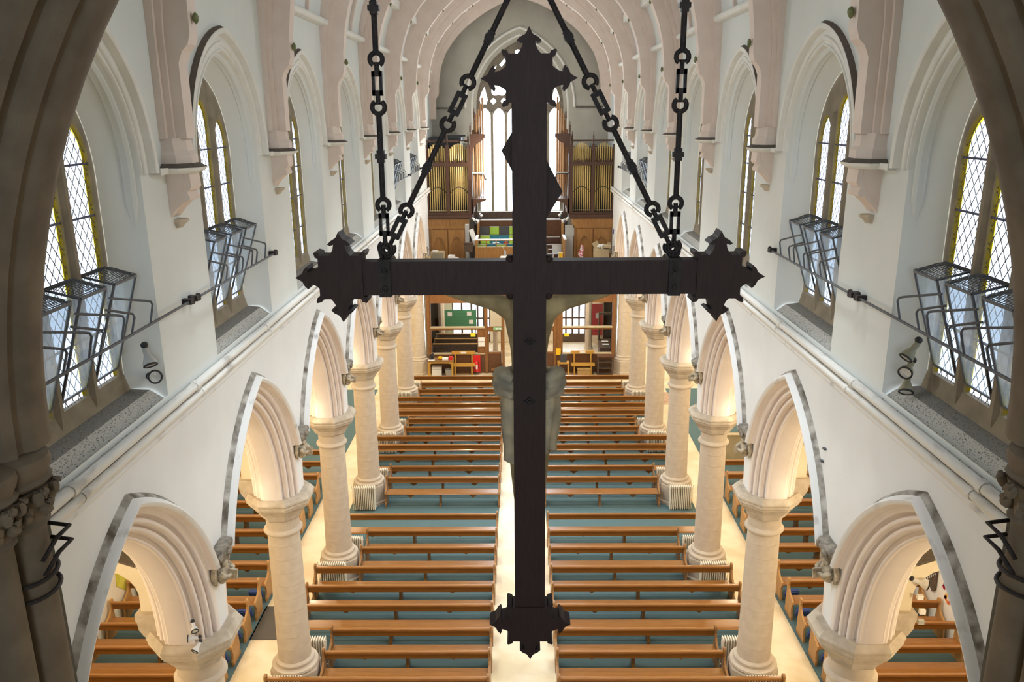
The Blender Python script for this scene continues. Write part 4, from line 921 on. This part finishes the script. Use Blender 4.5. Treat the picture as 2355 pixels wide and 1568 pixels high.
one('cardboard_scrap', MB().plate([(-4.26, GZ), (-4.08, GZ), (-4.05, 5.3), (-4.12, 5.15), (-4.2, 5.22)], [], 36.6, 36.72, lambda u, v, q: (u, q, v)), m_wick, 'torn brown cardboard beside the beige cabinet', 'cardboard')
wp = MB()
for i in range(5): wp.box(-3.25 + i * .09, -3.0 + i * .12, 36.5 + i * .03, 36.56 + i * .03, GZ, 5.35 - i * .07)
wp.rock(.05, 4); one('paper_rolls', wp, m_white, 'heap of white paper rolls left of the choir booth', 'papers')
ms = thing('music_stand', 'dark music stand with folding legs left of the choir booth', 'music stand', (-2.35, 37.0, GZ))
obj('desk', MB().plate([(-2.55, 5.45), (-2.2, 5.45), (-2.15, 5.85), (-2.58, 5.85)], [], 36.9, 36.93, lambda u, v, q: (u, q, v)), m_brownm, ms)
obj('ledge', MB().box(-2.6, -2.15, 36.84, 36.93, 5.84, 5.87), m_brownm, ms)
obj('legs', MB().bar((-2.35, 36.95, 5.45), (-2.15, 36.95, 4.5), .03).bar((-2.3, 36.95, 5.3), (-1.98, 36.95, 4.9), .025).bar((-2.1, 36.95, 5.4), (-2.28, 36.95, 4.5), .025), m_black, ms)
one('white_sheet_board', MB().plate([(-2.36, 6.38), (-2.16, 6.46), (-1.97, 5.82), (-2.14, 5.66)], [], 37.28, 37.3, lambda u, v, q: (u, q, v)), m_white, 'tilted white sheet standing by the left end of the choir booth', 'sheet')
one('grey_locker', MB().box(-2.55, -2.38, 37.5, 37.8, GZ, 6.6), m_greyp, 'narrow pale grey cupboard beside the left organ case', 'cupboard')
one('grey_crate', MB().box(-2.45, -2.1, 36.5, 36.9, GZ, 4.72).box(-2.45, -2.1, 36.7, 37.0, 4.9, 5.1), m_greyp, 'low grey crates beside the choir booth', 'crate')
cb = thing('carton', 'large beige carton at the foot of the right organ case', 'box', (3.7, 37.0, GZ))
obj('body', MB().box(3.34, 4.0, 36.7, 37.3, GZ, 5.55), m_beige, cb); obj('open_flap', MB().bar((3.36, 37.0, 5.56), (3.6, 37.0, 5.68), .03, .5).bar((3.98, 37.0, 5.56), (4.12, 37.0, 5.58), .03, .5), m_beige, cb)
one('crumpled_paper', MB().ball((3.62, 36.95, 5.66), .14, .12, .08).ball((3.72, 36.9, 5.66), .08, .08, .10).rock(.03, 8), m_paper, 'crumpled grey white paper on the beige carton', 'paper')
one('flat_box', MB().box(3.78, 4.1, 36.75, 37.1, 5.61, 5.73), m_beige, 'flat carton lid lying on the beige carton', 'lid')
one('bunting_roll', MB().plate([(2.62, 5.3), (2.72, 5.55), (2.78, 5.75), (2.86, 5.6), (2.84, 5.3), (2.86, 5.05), (2.74, 5.0), (2.7, 5.2)], [], 36.9, 37.0, lambda u, v, q: (u, q, v)).rock(.015, 2), mat('red_white_cloth', (.55, .03, .06), .8, (.75, .72, .78), 14, lo=.45, hi=.55), 'red white and blue flag hanging at the right organ case', 'flag')
fb = MB()
for i in range(6): fb.bar((2.55 + .1 * i, 36.6, GZ + .02), (2.75 + .09 * i, 36.7, 5.0 - .06 * (i % 3)), .03)
one('folded_stands', fb, m_black, 'bundle of folded black stands on the gallery below the flag', 'stands')
one('paper_sacks', MB().plate([(4.02, GZ), (4.26, GZ), (4.27, 5.0), (4.2, 4.92), (4.12, 5.12), (4.1, 4.9)], [], 36.5, 36.7, lambda u, v, q: (u, q, v)), m_wick, 'brown paper sack against the right gallery wall', 'sack')
one('yellow_boards', MB().box(3.2, 4.0, 36.3, 36.5, 4.9, 5.0).box(3.15, 3.3, 36.3, 36.5, 4.9, 5.08), m_pine, 'yellow boards lying in front of the beige carton', 'boards')
one('blue_tag', MB().box(4.24, 4.30, 37.4, 37.43, 6.15, 6.35), m_blue, 'small blue plate on the wall beside the right organ case', 'plate')
one('grey_stair_panel', MB().box(2.08, 2.5, 38.0, 38.1, 6.0, 6.48).box(2.08, 2.45, 37.9, 38.0, GZ, 6.0), m_greyp, 'grey panels between the choir booth and right organ case', 'panel')
for sx in (-1, 1):
    t = thing('stage_lights', 'cluster of small white and black stage lights by the %s organ turret' % SIDE[sx], 'stage lights', (sx * 2.0, 37.6, 6.9), 'stage light clusters')
    for i, (u, z) in enumerate(((1.82, 7.05), (1.88, 6.93), (1.98, 6.78), (2.08, 6.68), (2.14, 6.85))):
        obj('lamp_head', MB().tube([(sx * (u - .06), 37.5, z - .06), (sx * (u + .05), 37.6, z + .05)], [.06, .04], 8), m_white if i % 2 == 0 else m_black, t)
    obj('lamp_arm', MB().tube([(sx * 2.22, 37.8, 6.95), (sx * 2.0, 37.6, 6.85), (sx * 1.8, 37.5, 7.1)], .015, 6).bar((sx * 1.66, 37.5, 8.88), (sx * 2.2, 37.6, 8.88), .03), m_black, t)
    obj('drop_lamp', MB().tube([(sx * 1.64, 37.5, 8.88), (sx * 1.60, 37.5, 8.70), (sx * 1.52, 37.5, 8.62)], [.02, .04, .06], 8), m_black, t)

# ------------------------------------------------------------------ rear screen and porch beyond
SY = 35.85
sc = thing('glazed_screen', 'tall glazed oak screen under the gallery at the rear of the nave', 'screen', (0, SY, 0))
fm = MB()
holesL = [[(-4.08, .95), (-1.98, .95), (-1.98, 2.05), (-4.08, 2.05)], [(-4.08, 2.18), (-1.66, 2.18), (-1.66, 3.30), (-4.08, 3.30)], [(-1.46, 1.0), (-.92, 1.0), (-.92, 1.98), (-1.46, 1.98)], [(-1.50, 2.2), (-.85, 2.2), (-.85, 3.3), (-1.50, 3.3)]]
holesR = [[(1.90, .95), (4.12, .95), (4.12, 2.05), (1.90, 2.05)], [(1.90, 2.18), (4.12, 2.18), (4.12, 3.30), (1.90, 3.30)], [(.92, 1.0), (1.46, 1.0), (1.46, 1.98), (.92, 1.98)], [(.85, 2.2), (1.50, 2.2), (1.50, 3.3), (.85, 3.3)]]
mid = [[(-.75, .1), (.75, .1), (.75, 3.3), (-.75, 3.3)]]
fm.plate([(-4.28, 0), (4.28, 0), (4.28, 4.05), (-4.28, 4.05)], holesL + holesR + mid, SY - .04, SY + .04, lambda u, v, t: (u, t, v))
obj('frame', fm, m_scrw, sc)
for hl in holesL + holesR + mid:
    xs = [p[0] for p in hl]; zs = [p[1] for p in hl]
    obj('glass_pane', MB().add([(xs[0], SY, zs[0]), (xs[1], SY, zs[1]), (xs[2], SY, zs[2]), (xs[3], SY, zs[3])], [(0, 1, 2, 3)]), m_gdoor, sc, fix=False)
for a, b, z in ((-4.13, -1.66, .86), (1.63, 4.13, .86), (-1.5, -.9, .92), (.9, 1.47, .92)): obj('lower_panel', MB().box(a, b, SY - .06, SY - .035, .08, z), m_scrd, sc)
for a, b in ((-4.12, -1.62), (1.86, 4.16)):
    obj('transom_ledge', MB().box(a, b, SY - .09, SY + .08, 2.14, 2.20), m_beige, sc); obj('window_ledge', MB().box(a, b, SY - .07, SY + .08, .90, .955), m_beige, sc)
for x in (-4.2, -1.58, -.82, .82, 1.55, 4.2): obj('post', MB().box(x - .06, x + .06, SY - .08, SY + .06, 0, 4.05), m_scrw, sc)
for x in (-.88, .88): obj('door_handle', MB().box(x - .02, x + .02, SY - .10, SY - .04, .5, 1.1), m_greyp, sc)
def notice(x, z, wd, hh, mt, label, y=SY - .075): one('notice', MB().box(x - wd / 2, x + wd / 2, y - .006, y, z - hh / 2, z + hh / 2), mt, label, 'notice', (x, y, z))
notice(-1.80, 1.62, .30, .20, m_paper, 'upper white printed notice on the left screen post'); notice(-1.80, 1.38, .30, .20, m_paper, 'lower white printed notice on the left screen post')
notice(-2.18, 1.82, .22, .17, m_yel, 'yellow notice on the left screen window', SY - .02); notice(2.08, 1.80, .22, .15, m_yel, 'yellow notice on the right screen window', SY - .02)
notice(1.70, 1.02, .22, .32, m_yel2, 'amber notice on the right screen post')
ex = thing('exit_sign', 'green and white running figure exit sign above the left screen door', 'sign', (-1.05, SY - .08, 2.12))
obj('board', MB().box(-1.25, -.86, SY - .10, SY - .07, 2.06, 2.18), mat('exit_green', (.25, .50, .25), .6), ex)
obj('pictogram', MB().box(-1.12, -1.05, SY - .104, SY - .10, 2.08, 2.15).bar((-1.2, SY - .102, 2.10), (-1.12, SY - .102, 2.14), .02, .004).ball((-1.02, SY - .103, 2.15), .016, .003, .016, 8, 4).box(-.98, -.90, SY - .104, SY - .10, 2.08, 2.16), m_white, ex)
# porch
pr = struct('wall_porch', MB().box(-4.3, -3.55, YW, YW + .15, 0, 4.1).box(-3.55, -2.55, YW, YW + .15, 2.3, 4.1).box(-2.55, 2.0, YW, YW + .15, 2.6, 4.1).box(-2.55, 2.0, YW, YW + .15, 0, .02).box(3.35, 4.3, YW, YW + .15, 0, 4.1).box(2.0, 3.35, YW, YW + .15, 2.9, 4.1).box(-1.6, 2.0, YW, YW + .15, 0, 2.6), m_aisle, 'rear porch wall behind the glazed screen', 'wall')
for sx in (-1, 1): obj('porch_side', MB().box(min(sx * 4.28, sx * 4.4), max(sx * 4.28, sx * 4.4), 36.2, YW, 0, 4.1), m_aisle, pr)
def glazed_door(nm, x0, x1, z1, label, cols):
    t = thing(nm, label, 'door', ((x0 + x1) / 2, YW, 0), None, 'structure'); wd = (x1 - x0) / cols
    hl = []
    for i in range(cols):
        a = x0 + i * wd + .05; b = x0 + (i + 1) * wd - .05; hl += [[(a, .45), (b, .45), (b, 1.25), (a, 1.25)], [(a, 1.33), (b, 1.33), (b, z1 - .1), (a, z1 - .1)]]
    obj('frame', MB().plate([(x0, 0), (x1, 0), (x1, z1), (x0, z1)], hl, YW + .02, YW + .08, lambda u, v, q: (u, q, v)), m_brownm, t)
    for h in hl: obj('pane', MB().add([(p[0], YW + .05, p[1]) for p in h], [(0, 1, 2, 3)]), m_gdoor, t, fix=False)
glazed_door('door_1', 2.0, 3.35, 2.9, 'bright glazed outer doors seen through the right screen window', 4)
glazed_door('door_2', -2.55, -1.6, 2.6, 'bright glazed outer doors seen through the left screen window', 3)
glazed_door('door_3', -3.55, -2.55, 2.3, 'small glazed door behind the dark settles', 2)
gb = thing('display_board', 'green ribbed display board with pinned photographs in the porch', 'board', (-3.0, 40.2, .8))
for i in range(9): obj('board_slat', MB().box(-3.95, -2.25, 40.2, 40.24, .95 + i * .11, 1.055 + i * .11), m_green, gb)
for x, z in ((-3.60, 1.72), (-2.62, 1.75), (-2.52, 1.32)): obj('pinned_photo', MB().box(x - .11, x + .11, 40.185, 40.199, z - .10, z + .10), m_paper, gb)
for x in (-3.9, -2.3): obj('post', MB().box(x - .03, x + .03, 40.25, 40.3, 0, 2.0), m_greyp, gb)
rb = thing('red_board', 'red slatted notice board in the porch at the right', 'board', (3.9, 40.3, .5))
for i in range(15): obj('board_slat', MB().box(3.62, 4.16, 40.3, 40.33, .55 + i * .11, .655 + i * .11), m_redb, rb)
obj('pinned_paper', MB().box(3.80, 3.97, 40.285, 40.30, 1.45, 1.72), m_white, rb)
one('stone_pier', MB().lathe([(.24, 0), (.2, .1), (.17, .2), (.165, 4.05)], (3.40, 39.7, 0), 8), m_stone, 'pale stone pier in the porch beside the outer doors', 'pier')
one('stone_pier', MB().lathe([(.24, 0), (.2, .1), (.17, .2), (.165, 4.05)], (-3.95, 39.3, 0), 8), m_stone, 'pale stone pier in the porch behind the dark settles', 'pier')
one('stone_baluster', MB().lathe([(.2, 0), (.2, .2), (.12, .25), (.11, 1.2), (.2, 1.3), (.2, 1.4)], (-1.25, 38.6, 0), 10), m_stone, 'pale stone baluster seen through the left screen door', 'baluster')
for i in range(3):
    y = 37.2 + i * .9; t = thing('dark_settle', 'dark wooden settle behind the screen, %s from the glass' % ORD[i], 'settle', (-3.1, y, 0), 'dark settles in the porch')
    obj('seat', MB().box(-4.2, -1.95, y - .45, y, .40, .45), m_brownm, t); obj('backrest', MB().box(-4.2, -1.95, y, y + .05, .2, .98), m_brownm, t); obj('top_rail', MB().box(-4.2, -1.95, y - .02, y + .08, .98, 1.02), m_wick, t)
    for x in (-4.2, -1.99): obj('bench_end', MB().box(x, x + .04, y - .45, y + .05, 0, .95), m_brownm, t)
dk = thing('porch_bureau', 'dark sloping bureau with papers beside the porch doors', 'bureau', (3.95, 37.0, 0))
obj('body', MB().box(3.68, 4.26, 36.6, 37.6, 0, .95), m_brownm, dk); obj('sloping_top', MB().add([(3.64, 36.55, .95), (4.26, 36.55, .95), (4.26, 37.6, 1.12), (3.64, 37.6, 1.12)], [(0, 1, 2, 3)]), m_brownm, dk); obj('post', MB().box(3.68, 3.76, 37.5, 37.6, .95, 2.4).box(3.68, 4.26, 37.5, 37.6, 2.32, 2.42), m_brownm, dk)
for i in range(2): one('porch_leaflet', MB().box(3.82, 4.12, 36.78 + i * .32, 37.0 + i * .32, 1.03 + i * .05, 1.05 + i * .05), m_paper, '%s white leaflet on the dark porch bureau' % ('nearer', 'farther')[i], 'leaflet', group='leaflets on the porch bureau')
# furniture against the front of the screen
def bench(cx, label):
    y = 35.4; t = thing('pine_bench', label, 'bench', (cx, y, 0), 'golden pine benches before the screen')
    obj('backrest', MB().box(cx - .54, cx + .54, y + .28, y + .32, .95, 1.09), m_pine, t); obj('seat', MB().box(cx - .54, cx + .54, y - .08, y + .26, .46, .54), m_pine, t)
    for x in (cx - .38, cx + .38):
        obj('leg', MB().box(x - .03, x + .03, y + .26, y + .33, 0, .96), m_pine, t); obj('leg', MB().box(x - .03, x + .03, y - .05, y + .01, 0, .46), m_pine, t)
    obj('brass_label', MB().box(cx - .13, cx + .13, y + .27, y + .28, .98, 1.06), m_white, t)
bench(-2.62, 'golden pine bench with white label left of the screen doors'); bench(2.80, 'golden pine bench with white label right of the screen doors')
tt = thing('side_table', 'plain wooden side table holding small items at the left end of the screen', 'table', (-3.6, 35.4, 0))
obj('tabletop', MB().box(-4.22, -3.06, 35.1, 35.65, .76, .80), mat('table_top_brown', (.30, .17, .075), .5, (.24, .13, .05), 6, stretch=(.6, 6, 6)), tt)
obj('apron', MB().plate([(-4.2, .76), (-3.08, .76), (-3.08, .60), (-3.25, .68), (-4.03, .68), (-4.2, .60)], [], 35.12, 35.15, lambda u, v, q: (u, q, v)), m_pine, tt)
for x in (-4.17, -3.11):
    for y in (35.14, 35.6): obj('leg', MB().box(x - .035, x + .035, y - .03, y + .03, 0, .76), m_pine, tt)
for nm, mb, mt, lb, ct in (('cloth_bundle', MB().ball((-4.05, 35.35, .92), .12, .12, .12).ball((-3.98, 35.3, 1.02), .07, .08, .08).rock(.03, 3), m_black, 'dark cloth bundle on the side table', 'cloth'),
        ('white_card', MB().box(-4.2, -3.9, 35.15, 35.3, .80, .815), m_white, 'white cards at the left of the side table', 'cards'),
        ('brass_bowl', MB().lathe([(.04, 0), (.1, .04), (.11, .12), (.09, .12)], (-3.66, 35.35, .80), 12), m_yel2, 'yellow brass bowl on the side table', 'bowl'),
        ('paper_pad', MB().box(-3.56, -3.30, 35.25, 35.45, .80, .88), m_white, 'white paper pad on the side table', 'pad'),
        ('red_box', MB().box(-3.26, -3.1, 35.25, 35.45, .80, .93), m_red, 'red box at the right of the side table', 'box'),
        ('book_carton', MB().box(-4.06, -3.62, 35.3, 35.6, 0, .34).box(-4.06, -3.62, 35.3, 35.6, .36, .44), m_paper, 'printed carton with dark lid under the side table', 'carton'),
        ('fabric_bucket', MB().lathe([(.13, 0), (.17, .32), (.15, .32), (.12, .05)], (-3.30, 35.4, 0), 14), m_greyp, 'pale round bin under the side table', 'bin')):
    one(nm, mb, mt, lb, ct)
fe = thing('fire_extinguisher', 'red fire extinguisher on its red backboard beside the left bench', 'extinguisher', (-2.0, 35.6, 0))
obj('backboard', MB().box(-2.18, -1.86, 35.66, 35.70, .08, .88), m_red, fe); obj('cylinder', MB().lathe([(.075, .12), (.085, .14), (.085, .55), (.06, .62), (.025, .65), (.025, .70)], (-2.02, 35.55, 0), 16), m_red, fe, smooth=.7)
obj('base_ring', MB().lathe([(.088, .10), (.088, .15)], (-2.02, 35.55, 0), 16), m_black, fe); obj('hose', MB().tube([(-2.02, 35.53, .70), (-1.93, 35.5, .62), (-1.92, 35.5, .3)], .012, 6), m_black, fe); obj('label', MB().box(-2.06, -1.98, 35.46, 35.464, .3, .5), m_white, fe)
fs = thing('footstool', 'low brown kneeling stool before the left screen door', 'stool', (-1.03, 35.5, 0))
obj('top', MB().box(-1.36, -.70, 35.35, 35.65, .25, .29), m_scrw, fs)
for x in (-1.28, -.78): obj('leg', MB().box(x - .02, x + .02, 35.4, 35.6, 0, .25), m_black, fs)
st = thing('pine_stool', 'square pine stool carrying a dark box right of the screen doors', 'stool', (1.92, 35.45, 0))
obj('top', MB().box(1.65, 2.18, 35.2, 35.6, .60, .66), m_pine, st)
for x in (1.69, 2.14):
    for y in (35.24, 35.56): obj('leg', MB().box(x - .03, x + .03, y - .03, y + .03, 0, .60), m_pine, st)
one('collection_box', MB().box(1.78, 2.06, 35.3, 35.5, .66, .98).box(1.82, 2.02, 35.33, 35.47, .98, 1.0), m_slate, 'dark grey box on the square pine stool', 'box')
one('wicker_hamper', MB().box(2.56, 3.14, 35.3, 35.62, 0, .30).box(2.54, 3.16, 35.28, 35.64, .30, .36), m_wick, 'wicker hamper under the right pine bench', 'hamper')
sh = thing('dark_shelf_unit', 'open dark wooden shelf unit at the right end of the screen', 'shelf', (3.8, 35.45, 0))
for z in (.08, .35, .62): obj('shelf', MB().box(3.48, 4.12, 35.25, 35.6, z, z + .03), m_brownm, sh)
obj('top', MB().box(3.44, 4.16, 35.2, 35.64, .90, .94), m_scrd, sh)
for x in (3.48, 4.12):
    for y in (35.27, 35.58): obj('leg', MB().box(x - .025, x + .025, y - .025, y + .025, 0, .90), m_brownm, sh)

# ------------------------------------------------------------------ aisle wall pieces
mw = thing('mural', 'red and amber petals painted on the right aisle wall', 'mural', (9.49, 16.6, 1.2))
r = random.Random(5)
def petal(y, z, a, mt, name='painted_petal'):
    P = [(a * math.cos(t) * (1 if math.cos(t) > 0 else .7), a * .62 * math.sin(t)) for t in [i * PI / 5 for i in range(10)]]; q = r.uniform(0, 6)
    return obj(name, MB().plate([(y + u * math.cos(q) - v * math.sin(q), z + u * math.sin(q) + v * math.cos(q)) for u, v in P], [], 9.494, 9.499, lambda u, v, t: (t, u, v)), mt, mw)
for i in range(26):
    f = r.random(); petal(16.5 - .5 * f + r.uniform(-.1, .12), 1.60 - .62 * f + r.uniform(-.16, .16), .05 + .03 * r.random(), (m_pet2, m_pet3, m_pet2, m_pet1)[i % 4])
for i in range(14): petal(16.28 + r.uniform(-.1, .1), 1.62 - .03 * i + r.uniform(-.03, .03), .085, m_pet1)
for i in range(18): petal(17.35 + r.uniform(-.16, .2), 1.66 + r.uniform(-.13, .14), .085, m_pet1 if i < 12 else m_pet2)
pq = thing('memorial_board', 'dark wall board with pale bars of lettering in the right aisle', 'board', (9.48, 16.8, 1.1))
obj('board', MB().plate([(17.1, .98), (17.05, 1.1), (16.62, 1.48), (16.60, .92), (16.72, .80)], [], 9.46, 9.49, lambda u, v, t: (t, u, v)), m_brownm, pq)
for i in range(5): obj('lettering_bar', MB().bar((9.455, 17.0 - .08 * i, 1.06 + .06 * i), (9.455, 16.95 - .07 * i, .98 + .07 * i), .015, .02), m_white, pq)
one('wall_mural_patch', MB().plate([(16.8, 1.5), (17.35, 1.2), (17.4, .58), (17.1, .62), (16.75, .95)], [], -9.499, -9.492, lambda u, v, t: (t, u, v)), m_ypatch, 'lower yellow green painted patch on the left aisle wall', 'mural', group='yellow painted patches')  # flat yellow green shapes laid on the left aisle wall
one('wall_mural_patch', MB().plate([(17.2, 1.75), (17.75, 1.55), (17.7, 1.2), (17.25, 1.45)], [], -9.499, -9.492, lambda u, v, t: (t, u, v)), m_ypatch, 'upper yellow green painted patch on the left aisle wall', 'mural', group='yellow painted patches')
for i, (z, mt) in enumerate(((5.09, m_white), (4.86, m_white), (4.70, m_greyp))):
    x = (5.44, 5.50, 5.50)[i]; one('junction_box', MB().box(x - .05, x + .05, 9.86, 9.93, z - .05, z + .05), mt, '%s box on the aisle side of the nearest right capital' % ('upper white', 'lower white', 'grey'), 'box', (x, 9.9, z)) if False else one('junction_box', MB().box(x - .04, x + .04, 9.88, 9.93, z - .032, z + .032), mt, ('upper white box', 'lower white box', 'grey box')[i] + ' beside the corbel behind the nearest right capital', 'box', (x, 9.9, z))
spot((5.44, 9.92, 5.30), (.9, -.35, -.2), 'white lamp on the aisle brace behind the nearest right capital', m_white, .9, 'aisle brace lamps')
